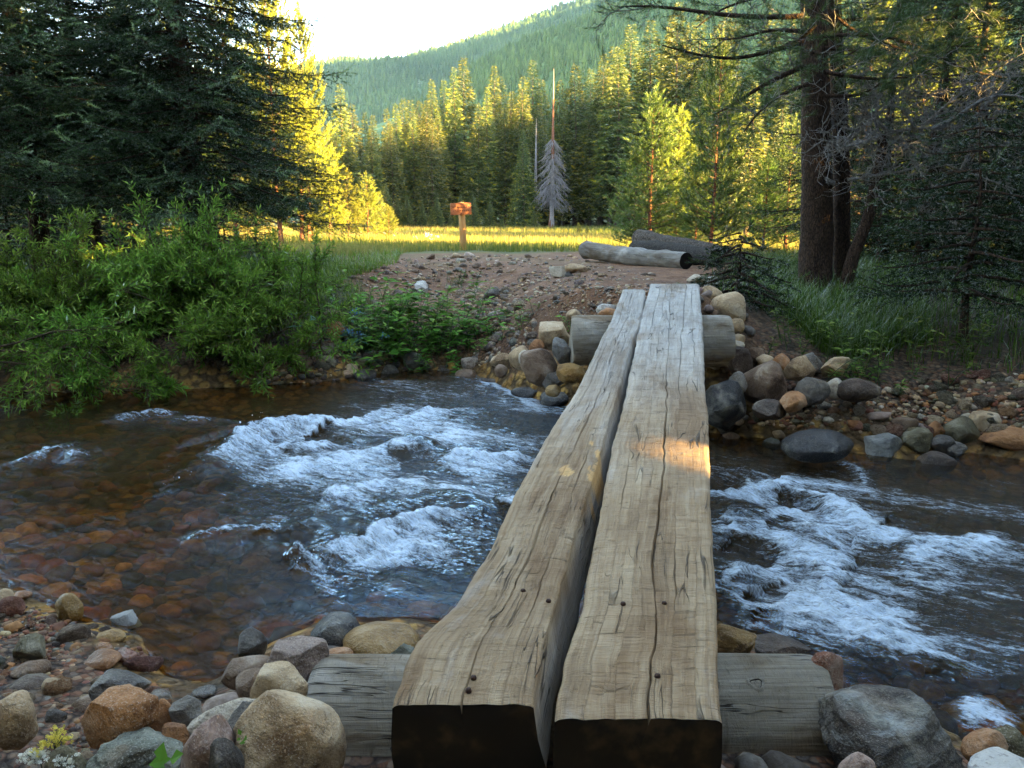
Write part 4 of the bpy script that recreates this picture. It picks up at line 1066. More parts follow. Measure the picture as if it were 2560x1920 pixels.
def pine_crown(seed, h, r, z0, nb, proto, slen=.22, per=9, power=.7, lift=.45, lead=True):
    r_ = np.random.default_rng(seed)
    Pq, Dq, Sq, Tq, paths = [], [], [], [], []
    for i in range(nb):
        q = (i + r_.uniform(0, 1)) / nb
        z = z0 + (h - z0) * (.02 + .93 * q)
        Lb = r * (1 - q) ** power * r_.uniform(.6, 1.15) * (.55 + .45 * min(q * 5, 1)) + .12
        az = i * 2.39996 + r_.uniform(-.5, .5)
        o = np.array([math.cos(az), math.sin(az), 0])
        lf = lift * r_.uniform(.6, 1.3) * (.35 + .9 * q)
        tt = np.linspace(0, 1, 6)
        pts = o * (Lb * tt)[:, None]; pts[:, 2] = z + Lb * (.15 * tt + lf * tt ** 2)
        paths.append((pts, np.linspace(.014, .004, 6)))
        m = max(int(per * Lb / max(r, .2)) + 3, 3)
        s_ = r_.uniform(.28, 1.0, m); s_[0] = 1
        pp = o * (Lb * s_)[:, None]; pp[:, 2] = z + Lb * (.15 * s_ + lf * s_ ** 2)
        dd = o * .7 + r_.normal(size=(m, 3)) * .55; dd[:, 2] = .35 + lf + r_.uniform(-.2, .5, m)
        Pq.append(pp); Dq.append(dd); Sq.append(slen * r_.uniform(.7, 1.25, m)); Tq.append(np.clip(.35 + .35 * s_ + r_.uniform(-.25, .25, m), 0, 1))
    if lead:
        m = 7
        pp = np.zeros((m, 3)); pp[:, 2] = h - np.linspace(0, .3, m) * slen * 4
        dd = r_.normal(size=(m, 3)) * .28; dd[:, 2] = 1
        Pq.append(pp); Dq.append(dd); Sq.append(slen * r_.uniform(1, 1.5, m)); Tq.append(np.full(m, .85))
    Pq = np.concatenate(Pq); fr = frames(np.concatenate(Dq), (.3, .2, 1)); Sq = np.concatenate(Sq); Tq = np.concatenate(Tq)
    which = r_.integers(0, len(proto), len(Pq)); T, tint = [], []
    for k, pr in enumerate(proto):
        m = which == k; T.append(inst(pr, Pq[m], fr[m], Sq[m])); tint.append(np.repeat(Tq[m], len(pr)))
    return np.concatenate(T), np.concatenate(tint), paths
def trunk_path(h, r, seed, lean=(0, 0), n=14, wob=.02):
    z = np.linspace(0, 1, n); r_ = np.random.default_rng(seed)
    p = np.stack([lean[0] * z * h + wob * h * vn(np.stack([z * 3, z * 0 + seed, z * 0], -1), seed), lean[1] * z * h + wob * h * vn(np.stack([z * 3, z * 0 + seed, z * 0 + 5], -1), seed), z * h - .15], -1)
    return p, r * (1 - .93 * z) * (1 + .5 * np.exp(-z * h / .18))
def build_tree(name, label, cat, group, loc, h, tr, crown, fol, barkm, seed, lean=(0, 0), nside=8, limb_side=4, rz=0.0):
    T, tint, paths = crown
    e = empty(name, loc, label, cat, group)
    V, F, UV = tubes([trunk_path(h, tr, seed, lean)], nside)
    link('trunk', mesh('trunk', V, F, None, True, UV), barkm, e)
    if paths:
        V, F, UV = tubes(paths, limb_side)
        link('limbs', mesh('limbs', V, F, None, True), barkm, e)
    link('crown', tri_mesh('crown', T, tint), fol, e)
    e.rotation_euler = (0, 0, rz)
    return e
def gz(x, y): return float(H(x, y, False))

# ================================================================== hills with their own forest
def el(v): return math.tan(math.atan((960 - v) / FPX) - PITCH)
def hill_fn(px, r0, r1, seed, amp, soft=1.0):
    az = np.array([(u - 1280) / FPX for u, v in px]); rz = np.array([el(v) for u, v in px])
    def f(a, rr):
        k = np.clip((rr - r0) / (r1 - r0), 0, 1)
        ridge = np.interp(a, az, rz) * r1 + 2
        return ridge * (.55 * k + .45 * sm(k)) + amp * k * fbm(np.stack([a * rr / 60, rr / 60, rr * 0], -1), seed, 4) - 2 * (1 - k)
    return f
HA = hill_fn([(-1500, 480), (300, 470), (800, 400), (1080, 255), (1172, 180), (1250, 140), (1400, 78), (1500, 40), (1600, 0), (2100, -210), (2700, -420), (4200, -600)], 150, 620, 5, 9)
HB = hill_fn([(-1500, 330), (200, 230), (500, 205), (690, 196), (740, 186), (810, 163), (935, 158), (1060, 142), (1120, 130), (1180, 108), (1300, 60), (1440, 5), (1700, -110), (2400, -330), (4200, -500)], 500, 1350, 9, 14)
t = NT('hill_slope')
pz = t.n('NewGeometry').outputs['Position']
hn = t.noise(pz, .03, 5); hn2 = t.noise(pz, .012, 3); hr = t.noise(pz, .05, 6, .7)
cc = t.ramp(hn, [(.3, (.045, .085, .036)), (.55, (.09, .150, .055)), (.75, (.14, .21, .075))])
rockc = t.ramp(hr, [(.3, (.20, .17, .15)), (.7, (.42, .36, .33))])
cc = t.mix(t.math('MULTIPLY', t.step(hr, .56, .66), t.attr('scree')), cc, rockc)
M_hill = t.done(t.pbr(cc, .95, None, .1))
def hill(name, f, r0, r1, back, label, scree=None):
    a = np.linspace(-.75, .78, 200); rr = np.concatenate([np.linspace(r0, r1, 90), np.linspace(r1 * 1.02, r1 * 1.25, 8)])
    A, RR = np.meshgrid(a, rr, indexing='ij')
    Z = f(A, np.minimum(RR, r1)) - back * np.clip(RR - r1, 0, None)
    sc = np.zeros_like(A) if scree is None else scree(A, RR)
    V = np.stack([A * RR, RR, Z], -1).reshape(-1, 3)
    o = link(name, mesh(name, V, grid_faces(len(a), len(rr))[:, ::-1], {'scree': sc.ravel()}, True), M_hill)
    tag(o, label, kind='structure')
hill('hill', HA, 150, 620, .25, 'green mountainside covered with conifers and brush')
hill('hill', HB, 500, 1350, .3, 'distant blue green forested ridge with a bare rocky patch', lambda A, RR: np.exp(-((A + .265) / .035) ** 2 - ((RR - 1120) / 160) ** 2) * 1.6 + .35)
# unseen ridge added right of the frame to keep the slopes in evening shade
sinT, cosT = math.sin(SUN_TH), math.cos(SUN_TH)
q_ = np.linspace(96, 1250, 120); w_ = np.linspace(0, 1, 40)
Q_, W_ = np.meshgrid(q_, w_, indexing='ij')
S_ = 190 + W_ * 520
PKH = np.interp(Q_, [96, 150, 400, 700, 1750], [150, 215, 290, 440, 520])
Z_ = PKH * (1 - np.abs(W_ - .42) / .58).clip(0, 1) ** .9 + 10 * fbm(np.stack([Q_ / 60, S_ / 60, 0 * Q_], -1), 15, 4) * (W_ > .02) - 4
Vr = np.stack([Q_ * sinT + S_ * cosT, Q_ * cosT - S_ * sinT, Z_], -1).reshape(-1, 3)
ro = link('hill', mesh('hill', Vr, grid_faces(len(q_), len(w_)), {'scree': np.zeros(len(Vr))}, True), M_hill)
tag(ro, 'unseen ridge added right of the frame to shade the slopes', kind='structure')
# low-detail conifers: ragged stacked skirts
def cone_tree(seed, tiers=4, k=6):
    r_ = np.random.default_rng(seed); T = []
    for i in range(tiers):
        z0 = .08 + .8 * i / tiers; z1 = min(z0 + .45, 1.0); rad = .19 * (1 - i / tiers) ** .8 + .03
        a = np.arange(k) * 2 * np.pi / k + r_.uniform(0, 1)
        rr = rad * r_.uniform(.65, 1.2, k)
        p = np.stack([rr * np.cos(a), rr * np.sin(a), z0 + r_.uniform(-.05, .05, k)], -1)
        for j in range(k): T.append([p[j], p[(j + 1) % k], [0, 0, z1]])
    return np.array(T)
CT = [cone_tree(i) for i in range(6)]
def hill_forest(f, r0, r1, n, hmin, hmax, seed, amin, amax, top_bias=1.0):
    r_ = np.random.default_rng(seed)
    a = r_.uniform(amin, amax, n * 3); k = r_.uniform(0, 1, n * 3) ** top_bias
    rr = r0 + (r1 - r0) * k
    dens = .5 + .5 * fbm(np.stack([a * rr / 45, rr / 45, rr * 0], -1), seed, 3)
    m = r_.uniform(0, 1, n * 3) < np.clip(dens * 1.3, .1, 1)
    a, rr = a[m][:n], rr[m][:n]
    z = f(a, rr); hh = r_.uniform(hmin, hmax, len(a)) * np.where(r_.random(len(a)) < .12, 1.5, 1)
    pos = np.stack([a * rr, rr, z - .3], -1)
    patch = fbm(np.stack([a * rr / 70, rr / 70, rr * 0], -1), seed + 4, 3)
    tint = np.clip(.42 + .55 * patch + r_.uniform(-.25, .25, len(a)), 0, 1)
    T, C = [], []
    w = r_.integers(0, 6, len(a))
    for q in range(6):
        m = w == q; th = r_.uniform(0, 6.28, m.sum()); c, s = np.cos(th), np.sin(th); zz = 0 * c
        fr = np.stack([np.stack([c, s, zz], -1), np.stack([-s, c, zz], -1), np.stack([zz, zz, zz + 1], -1)], 1)
        T.append(inst(CT[q], pos[m], fr, hh[m])); C.append(np.repeat(tint[m], len(CT[q])))
    return np.concatenate(T), np.concatenate(C)
F_hill = foliage_mat('hill_conifers', (.034, .070, .034), (.085, .145, .056), (.16, .23, .085), .1)
TA, CA = hill_forest(HA, 170, 620, 14000, 2.8, 5.8, 3, -.12, .75, .9)
TB, CB = hill_forest(HB, 620, 1350, 22000, 5.0, 10, 4, -.45, .30, .8)
hf = link('hillside_forest', tri_mesh('hillside_forest', np.concatenate([TA, TB]), np.concatenate([CA, CB * .8])), F_hill)
tag(hf, 'far conifer forest covering the mountain slopes', kind='stuff')

# ================================================================== conifers along the back of the meadow
TUFT = [shoot(5, .8, .55, .26, 40 + k, 46) for k in range(3)]
FARP = []
for k, (rad, z0, nb, pw) in enumerate([(.125, .08, 270, .85), (.10, .12, 250, .8), (.15, .05, 290, .9), (.115, .20, 240, .75), (.085, .16, 230, .8), (.14, .10, 270, .95)]):
    T, ti, _ = spruce_crown(200 + k, 10.0, 10.0 * rad, 10 * z0, nb, .40, .24, .22, .34, TUFT, pw, .94, upt=.15, spire=1)
    FARP.append((tri_mesh('crown', T, ti), k))
TRUNKF = []
for k in range(3):
    V, F, UV = tubes([trunk_path(9.3, .11, 60 + k, (0, 0), 10, .004)], 7)
    TRUNKF.append(mesh('trunk', V, F, None, True, UV)); TRUNKF[-1].materials.append(M_barkfar)
for me_, _ in FARP: me_.materials.append(F_far)
NF = [0]
def far_tree(x, y, h, label, group, wide=1.0, k=None, name='conifer_tree', zbase=None):
    k = int(rng.integers(len(FARP))) if k is None else k
    e = empty(name, (x, y, (gz(x, y) if zbase is None else zbase) - .05), label, 'tree', group)
    s = h / 10.0
    for nm, me_ in (('crown', FARP[k][0]), ('trunk', TRUNKF[NF[0] % 3])):
        o = bpy.data.objects.new(nm, me_); COL.objects.link(o); o.parent = e
    e.scale = (s * wide, s * wide, s); e.rotation_euler = (R(rng.uniform(-1.2, 1.2)), R(rng.uniform(-1.2, 1.2)), rng.uniform(0, 6.28))
    NF[0] += 1
    return e
LB = 'tall conifer in the dark row behind the meadow with its tip in golden sun'
tops = [(390, 415), (465, 520), (520, 560), (565, 572), (265, 585), (640, 540), (680, 520), (715, 490), (760, 500), (795, 505), (825, 500), (860, 395), (920, 395), (970, 335), (1025, 285),
        (1130, 435), (1170, 325), (1215, 380), (1250, 455), (1270, 455), (1310, 380), (1360, 300), (1425, 395), (1500, 400), (1555, 440), (1600, 320), (1640, 340), (1665, 340),
        (1725, 265), (1790, 225), (1820, 230), (1870, 115), (1945, 320), (1985, 95), (2055, 75), (2105, 5), (2170, 110), (2230, 60), (2300, 120), (2360, 30)]
for i, (cu, cv) in enumerate(tops):
    u, v = cu / 2.011 + 650, cv / 2.011
    y = 55 + (i * 7 % 5) * 1.6 - (2.5 if cu > 1700 else 0)
    p = at_y(u, v, y)
    far_tree(p[0], y, p[2] - gz(p[0], y), LB, 'sun tipped conifers behind the meadow', rng.uniform(1.15, 1.6))
for i in range(46):      # filling ranks between and behind, lower
    u = 790 + 1020 * (i + rng.uniform(0, 1)) / 46
    cu = (u - 650) * 2.011
    vt = np.interp(cu, [200, 600, 1000, 1500, 1900, 2300], [330, 320, 275, 270, 225, 150]) + rng.uniform(-20, 40)
    y = rng.uniform(52.5, 62)
    p = at_y(u, vt, y)
    far_tree(p[0], y, p[2] - gz(p[0], y), 'shorter dark conifer standing in the shaded ranks behind the meadow', 'shaded conifers behind the meadow', rng.uniform(1.3, 1.7))
for i in range(22):
    u = rng.uniform(-150, 760); y = rng.uniform(40, 56)
    p = at_y(u, rng.uniform(60, 330), y)
    far_tree(p[0], y, p[2] - gz(p[0], y), 'conifer glimpsed far off behind the dark left bank spruces', 'conifers behind the left bank spruces', rng.uniform(1.3, 1.8))
LBS = 'young green conifer in the shade at the back edge of the meadow'
for cu, cv in [(600, 960), (630, 915), (690, 1000), (740, 975), (815, 1010), (865, 1030), (890, 980), (955, 1075), (1005, 970), (1070, 960), (1155, 1000), (1215, 1080), (1000, 1080), (1380, 1050)]:
    u, v = cu / 2.011 + 650, cv / 2.011
    y = 49 + rng.uniform(-1.5, 1.5); p = at_y(u, v, y)
    far_tree(p[0], y, max(p[2] - gz(p[0], y), .8), LBS, 'young conifers along the back of the meadow', 1.75, 2)
for u, v, y in [(1850, 70, 40), (1925, 30, 42), (1985, 100, 37), (1762, 130, 45), (2035, 0, 44), (1890, 200, 33), (1965, 230, 31)]:
    p = at_y(u, v, y)
    far_tree(p[0], y, p[2] - gz(p[0], y), 'conifer standing between the young pines and the big double trunk', 'conifers left of the big double trunk', 1.5)
p = at_y(1331 / 2.011 + 650, 650 / 2.011, 51)
far_tree(p[0], 51, p[2] - gz(p[0], 51), 'medium green conifer standing left of the grey dead tree', None, 1.35, 2)
# grey dead spruce, and dead spires
def dead_tree(name, label, u, vtop, y, branch, mat_lo, mat_hi, seed):
    p = at_y(u, vtop, y); h = p[2] - gz(p[0], y)
    e = empty(name, (p[0], y, gz(p[0], y)), label, 'dead tree')
    V, F, UV = tubes([trunk_path(h * .60, .17, seed, (0, 0), 8, .004)], 8); link('trunk', mesh('trunk', V, F, None, True), mat_lo, e)
    pz, rz_ = trunk_path(h, .15, seed + 1, (0, 0), 12, .004)
    V, F, UV = tubes([(pz + [.02, -.02, 0], rz_)], 8); link('spire', mesh('spire', V, F, None, True), mat_hi, e)
    if branch:
        k0, k1 = 5, 10; V, F, UV = tubes([(pz[k0:k1] + [.02, -.02, 0], rz_[k0:k1] * 1.25)], 8); link('bark', mesh('bark', V, F, None, True), mat_lo, e)
    if branch:
        r_ = np.random.default_rng(seed); paths = []
        for i in range(130):
            q = r_.uniform(0, 1); z = h * (.16 + .40 * q); Lb = (1.05 * (1 - q) ** .6 + .2) * r_.uniform(.7, 1.1) * min(1, .5 + 3 * q)
            az = r_.uniform(0, 6.28); o = np.array([math.cos(az), math.sin(az), 0]); tt = np.linspace(0, 1, 6)
            pts = o * (Lb * tt)[:, None]; pts[:, 2] = z - Lb * (.1 * tt + .55 * tt ** 2)
            paths.append((pts, np.linspace(.028, .010, 6)))
            for k in range(9):
                b = pts[r_.integers(1, 6)]; d = o * .5 + r_.normal(size=3) * .4; d[2] = -.8; tl = r_.uniform(.2, .5)
                t3 = np.linspace(0, 1, 3)[:, None]; paths.append((b + d * tl * t3, np.array([.013, .010, .006])))
        V, F, UV = tubes(paths, 3); link('branches', mesh('branches', V, F), M_dead, e)
    return e
M_lav = bark_mat('bleached_wood', (.17, .155, .16), (.42, .39, .39), 1.2)
M_dead_old, M_dead = M_dead, M_lav
dead_tree('dead_spruce', 'grey dead spruce with drooping bare branches before the dark conifers', 1383, 165, 50.5, True, M_reddead, M_lav, 91)
dead_tree('dead_snag', 'thin pale dead snag among the conifers left of the meadow', 765, 244, 53, False, M_reddead, M_lav, 95)
dead_tree('dead_snag', 'thin bare grey trunk just left of the grey dead spruce', 1340, 290, 52, False, M_lav, M_lav, 97)
M_dead = M_dead_old

# ================================================================== sunny young pines
PSHOOT = [shoot(24, 1.0, .36, .065, 70 + k, 52) for k in range(3)]
PCH = [pine_crown(300 + k, 4.0, 1.05, .22, 95, PSHOOT, .27, 12, .95, .55) for k in range(3)]
PCM = []
for c_ in PCH:
    mc = tri_mesh('crown', c_[0], c_[1]); mc.materials.append(F_pine)
    V, F, UV = tubes(c_[2], 4); ml = mesh('limbs', V, F); ml.materials.append(M_barkfar)
    V, F, UV = tubes([trunk_path(4.0, .055, 33, (0, 0), 10, .006)], 7); mt = mesh('trunk', V, F, None, True); mt.materials.append(M_reddead)
    PCM.append((mc, ml, mt))
PCF = []
for c_ in PCM:
    m_ = c_[0].copy(); m_.materials.clear(); m_.materials.append(F_pine_shade); PCF.append(m_)
def young_pine(u, vtop, y, label, wide=1.0, k=0, group=None, name='young_pine', fol=None):
    p = at_y(u, vtop, y); h = p[2] - gz(p[0], y)
    e = empty(name, (p[0], y, gz(p[0], y)), label, 'tree', group)
    for nm, me_ in zip(('crown', 'limbs', 'trunk'), PCM[k]):
        if fol is not None and nm == 'crown':
            me_ = PCF[k]
        o = bpy.data.objects.new(nm, me_); COL.objects.link(o); o.parent = e
    s = h / 4.1; e.scale = (s * wide, s * wide, s); e.rotation_euler = (0, 0, rng.uniform(0, 6.28))
    return e
young_pine(818, 412, 28.5, 'slim bright yellow green young pine with open tiers at the left of the meadow', 1.05, 0)
young_pine(866, 428, 30.0, 'bright yellow green young pine right of the slim open pine', 1.0, 1)
young_pine(915, 437, 30.5, 'bushy pointed yellow green young pine near the left end of the meadow', 1.25, 2)
young_pine(970, 515, 31.0, 'lowest bushy yellow green pine, last in the sunny row left of the sign', 1.45, 1)
young_pine(775, 470, 29.5, 'yellow pine sapling half hidden behind the dark spruce boughs', 1.2, 2)
young_pine(1446, 557, 37, 'tiny yellow pine seedling alone in the meadow grass', 1.3, 0)
young_pine(1468, 566, 37, 'tiny yellow seedling right next to another in the meadow grass', 1.3, 1)
young_pine(1637, 236, 19.5, 'tall fresh green young pine behind the fallen logs', 1.15, 0, fol=1)
young_pine(1702, 276, 20.5, 'sunlit yellow green young pine right of the tall fresh green pine', 1.05, 1)
young_pine(1590, 440, 21.5, 'small green pine at the left foot of the tall fresh green pine', 1.5, 2, fol=1)
young_pine(1805, 95, 17.5, 'slender tall pine with a bare lower stem and sunlit shoots', .75, 2, fol=1)
young_pine(1922, 392, 17.0, 'small pine sapling left of the big double trunk', 1.0, 0, fol=1)
young_pine(1985, 300, 19.0, 'green pine sapling behind the big double trunk', 1.1, 1, fol=1)
young_pine(1745, 500, 18.5, 'low green pine bush beside the slender tall pine', 2.0, 2, fol=1)
# big sunny trees behind the dark spruces
for u, vt, y, wd, k, lab in [(655, -140, 25, 1.05, 0, 'tall golden sunlit pine behind the dark spruces, crown out of frame'), (735, 205, 26, 1.45, 1, 'golden pine of middle height right behind the dark spruce boughs'),
                          (545, -60, 24.5, 1.0, 2, 'golden sunlit tree glimpsed through the dark spruce trunks'), (420, 40, 27, 1.2, 0, 'sunlit pine glimpsed left of the main spruce trunks'),
                          (290, -30, 26, 1.1, 1, 'sunlit tree behind the second spruce from the left edge'), (160, 60, 28, 1.2, 2, 'sunlit pine seen under the spruce boughs far left'), (40, 10, 27, 1.2, 0, 'sunlit pine behind the leftmost spruce trunk'), (745, 20, 27.5, .95, 2, 'golden crown rising above the middle golden pine')]:
    young_pine(u, vt, y, lab, wd * .62 if vt < 120 else wd * .75, k, name='sunlit_pine')

for u, vt, y, wd, k, lab in [(2200, -60, 24.5, .8, 0, 'golden lit pine glimpsed behind the crooked dead pine'), (2330, 40, 25.5, .9, 1, 'golden lit pine glimpsed between the right hand spruces'), (2460, 0, 26, .9, 2, 'golden lit tree glimpsed behind the bare twigs near the frame edge'), (2110, 150, 26, .9, 0, 'lit pine just visible right of the double trunk')]:
    young_pine(u, vt, y, lab, wd, k, name='sunlit_pine')
# ================================================================== dark spruces on the left bank
NSH = [shoot(30, 1.0, .20, .050, 500 + k, 62) for k in range(4)]
def big_spruce(u, y, h, r, z0, nb, seed, label, tr, keep=1.0, lean=(0, 0), droop=.42, rz=0.0):
    nb = int(nb * 1.8)
    x = at_y(u, 500, y)[0]
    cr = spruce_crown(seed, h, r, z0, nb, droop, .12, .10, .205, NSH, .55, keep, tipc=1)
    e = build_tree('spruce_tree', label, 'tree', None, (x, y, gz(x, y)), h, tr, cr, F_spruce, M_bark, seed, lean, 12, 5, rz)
    return e
big_spruce(500, 13.0, 9.5, 2.4, 1.1, 165, 601, 'largest dark spruce with drooping boughs reaching over the meadow edge', .17)
big_spruce(455, 13.6, 9.0, 1.5, 2.4, 50, 602, 'second dark trunk grown close behind the largest spruce', .14)
big_spruce(225, 13.2, 8.5, 1.8, 1.9, 85, 603, 'dark spruce with thin trunk between the leftmost tree and the largest spruce', .10)
big_spruce(65, 12.6, 8.5, 1.9, 1.9, 90, 604, 'leftmost dark spruce trunk standing at the frame edge', .15)
big_spruce(-160, 11.8, 8.5, 2.3, 1.3, 80, 605, 'dark spruce whose boughs enter from beyond the left frame edge', .16)
big_spruce(345, 15.5, 8.0, 1.4, 2.2, 45, 606, 'slim spruce in the gap behind the left spruces', .07)
big_spruce(140, 16.0, 7.5, 1.4, 2.2, 40, 607, 'slim dark spruce set back between the two leftmost trunks', .07)

# young spruces filling the gloom under the big ones
T_, C_, P_ = spruce_crown(650, 2.6, .95, .1, 46, .3, .11, .09, .17, NSH, .8, 1.0, tipc=1)
ymc = tri_mesh('crown', T_, C_); ymc.materials.append(F_spruce)
V, F, UV = tubes(P_, 4); yml = mesh('limbs', V, F); yml.materials.append(M_bark)
V, F, UV = tubes([trunk_path(2.6, .03, 651)], 7); ymt = mesh('trunk', V, F, None, True); ymt.materials.append(M_bark)
for u, y, s_ in [(20, 14.5, 1.0), (110, 15.5, .85), (190, 14.8, .7), (275, 15.2, .95), (350, 14.6, .6), (400, 16.5, .9), (560, 15.5, .7), (640, 15.8, .5), (-60, 13.5, 1.1), (90, 18.0, 1.2), (240, 18.5, 1.2), (330, 17.5, 1.0), (170, 17.0, .9), (2150, 15.0, .8), (2260, 14.0, 1.0), (2380, 13.6, 1.1), (2500, 13.2, 1.2), (2600, 12.0, 1.1), (2190, 17.5, 1.1), (2330, 16.5, 1.2)]:
    x = at_y(u, 560, y)[0]; e = empty('young_spruce', (x, y, gz(x, y)), 'young dark spruce in the shade beneath the taller trees ' + ('on the left bank' if u < 1000 else 'on the right bank'), 'tree', 'young spruces ' + ('on the left bank' if u < 1000 else 'on the right bank'))
    for nm, me_ in (('crown', ymc), ('limbs', yml), ('trunk', ymt)):
        o = bpy.data.objects.new(nm, me_); COL.objects.link(o); o.parent = e
    e.scale = (s_ * 1.1, s_ * 1.1, s_); e.rotation_euler = (0, 0, rng.uniform(0, 6.28))
# ================================================================== right bank: big double trunk, dead tree, dark spruces
def px_path(pts, y, n=24, dy=0.0):
    w = np.array([at_y(u, v, y + dy * i / max(len(pts) - 1, 1)) for i, (u, v) in enumerate(pts)])
    k = np.linspace(0, 1, len(w)); q = np.linspace(0, 1, n)
    c = np.stack([np.interp(q, k, w[:, j]) for j in range(3)], -1)
    ker = np.ones(5) / 5
    for _ in range(2):
        c[2:-2] = np.stack([np.convolve(c[:, j], ker, 'valid') for j in range(3)], -1)
    return c
PT = [shoot(42, 1.0, .62, .030, 800 + k, 58) for k in range(3)]
def pine_tufts(paths, seed, per_m=16, slen=.13, spread=.10, t0=.25, tint=(.2, .8)):
    r_ = np.random.default_rng(seed); Pq, Dq, Sq, Tq = [], [], [], []
    for p_, _ in paths:
        ln = np.linalg.norm(np.diff(p_, axis=0), axis=1).sum()
        m = max(int(per_m * ln), 2)
        q = r_.uniform(t0, 1, m); q[0] = 1
        k = q * (len(p_) - 1); i = np.minimum(k.astype(int), len(p_) - 2); f_ = (k - i)[:, None]
        b = p_[i] * (1 - f_) + p_[i + 1] * f_; d = unit(p_[i + 1] - p_[i])
        b = b + r_.normal(size=(m, 3)) * spread * [1, 1, .6]
        dd = d + r_.normal(size=(m, 3)) * .5; dd[:, 2] += .45
        Pq.append(b); Dq.append(dd); Sq.append(slen * r_.uniform(.7, 1.3, m)); Tq.append(r_.uniform(*tint, m))
    Pq = np.concatenate(Pq); fr = frames(np.concatenate(Dq), (.3, .2, 1)); Sq = np.concatenate(Sq); Tq = np.concatenate(Tq)
    w = r_.integers(0, len(PT), len(Pq)); T, C = [], []
    for k, pr in enumerate(PT):
        m = w == k; T.append(inst(pr, Pq[m], fr[m], Sq[m])); C.append(np.repeat(Tq[m], len(pr)))
    return np.concatenate(T), np.concatenate(C)
def twigs(seed, path, n, ln, depth=2, crook=.5, r0=.012, up=.1):
    """crooked dead twigs springing from a limb"""
    r_ = np.random.default_rng(seed); out = []
    def grow(b, d, L_, r, dep):
        m = 7; pts = [b]; dd = unit(d)
        for k in range(m - 1):
            dd = unit(dd + r_.normal(size=3) * crook * .5 + [0, 0, up * .15]); pts.append(pts[-1] + dd * L_ / (m - 1))
        pts = np.array(pts); out.append((pts, np.linspace(r, r * .45, m)))
        if dep > 0:
            for q in range(r_.integers(2, 5)):
                i = r_.integers(1, m - 1); nd = unit(pts[i + 1] - pts[i]) + r_.normal(size=3) * .75
                grow(pts[i], nd, L_ * r_.uniform(.4, .75), r * .62, dep - 1)
    for k in range(n):
        i = r_.integers(1, len(path) - 1); d = unit(path[min(i + 1, len(path) - 1)] - path[i - 1]) + r_.normal(size=3) * .8
        grow(path[i], d, ln * r_.uniform(.5, 1.2), r0 * r_.uniform(.7, 1.2), depth)
    return out
def smalltrunk(path, r_a, r_b, name, mat_, parent, loc, nside=12, rough=.03):
    n = len(path); rad = np.linspace(r_a, r_b, n)
    V, F, UV = tubes([(path, rad)], nside)
    ctr = np.repeat(path, nside, 0); dirv = V - ctr
    V = ctr + dirv * (1 + 2.2 * rough * fbm(V * [9, 9, 2.5], 5, 3) + rough * 2 * fbm(V * [26, 26, 7], 6, 2))[:, None]
    return link(name, mesh(name, V - loc, F, None, True, UV), mat_, parent)
yt = 10.3
x0_ = at_y(2042, 690, yt)[0]; tl = np.array([x0_, yt, gz(x0_, yt)])
pine = empty('pine_tree', tl, 'big dark double trunk pine on the right bank', 'tree')
pts = px_path([(2038, 715), (2040, 640), (2042, 480), (2040, 300), (2035, 100), (2030, -150), (2026, -600)], yt, 80)
smalltrunk(pts, .215, .12, 'trunk', M_bark, pine, tl, 26, .035)
pts2 = px_path([(2112, 700), (2103, 640), (2104, 480), (2100, 300), (2088, 100), (2075, -150), (2060, -600)], yt + .25, 80)
smalltrunk(pts2, .115, .08, 'trunk', M_bark, pine, tl, 20, .035)
st = px_path([(2060, 445), (2074, 456), (2086, 458)], yt - .15, 8); smalltrunk(st, .035, .028, 'branch_stub', M_dead, pine, tl, 8)
LIMB = [[(2010, 104), (1904, 135), (1834, 152), (1743, 139), (1656, 113)], [(2010, 40), (1850, 48), (1720, 22), (1600, 12), (1545, 18)], [(2010, 165), (1900, 215), (1835, 262), (1788, 285)],
        [(2020, -20), (1900, -10), (1800, 20), (1740, 70)], [(2020, 210), (1950, 235), (1890, 285), (1860, 330)], [(2015, 80), (1930, 70), (1860, 95), (1800, 100)],
        [(2060, 60), (2180, 40), (2300, 60), (2420, 30)], [(2060, 120), (2200, 130), (2330, 110), (2480, 120)], [(2060, 180), (2180, 200), (2300, 190)], [(2060, -20), (2250, -30), (2400, 0), (2580, -20)],
        [(2070, 20), (2140, 90), (2260, 120), (2350, 170)], [(2060, 90), (2240, 80), (2380, 170), (2540, 200)], [(2030, 130), (2100, 150), (2150, 120)], [(2060, 240), (2150, 240), (2200, 210)], [(2040, 60), (2000, 100), (1960, 110)]]
lp = [(px_path(q, yt - .5 + .25 * (i % 4) - .4 * (i % 3), 16, -.4 + .3 * (i % 3)), np.linspace(.032 if i < 3 else .024, .007, 16)) for i, q in enumerate(LIMB)]
sub = [tw for i, (q, _) in enumerate(lp) for tw in twigs(40 + i, q, 7, .55, 1, .5, .008, .2)]
V, F, UV = tubes(lp, 6); link('limbs', mesh('limbs', V - tl, F, None, True), M_bark, pine)
V, F, UV = tubes(sub, 3); link('twigs', mesh('twigs', V - tl, F), M_dead, pine)
T1, C1 = pine_tufts([sub[i] for i in range(0, len(sub), 2)], 5, 10, .125, .03, .45)
T2, C2 = pine_tufts(lp, 6, 13, .13, .12, .45)
T3, C3 = pine_tufts([(q + [0, 0, .1], r) for q, r in lp[6:]], 8, 26, .14, .26, .1)
T4, C4, P4 = pine_crown(77, 11.5, 3.3, 3.7, 130, PT, .15, 34, .5, .12)
cc_ = T4.mean(1); T4 = T4 + np.array([.15, 0, 0]); 
V, F, UV = tubes(P4, 4); link('limbs', mesh('limbs', V, F), M_bark, pine)
link('crown', tri_mesh('crown', np.concatenate([T1 - tl, T2 - tl, T3 - tl, T4]), np.concatenate([C1, C2, C3, C4])), F_dark, pine)
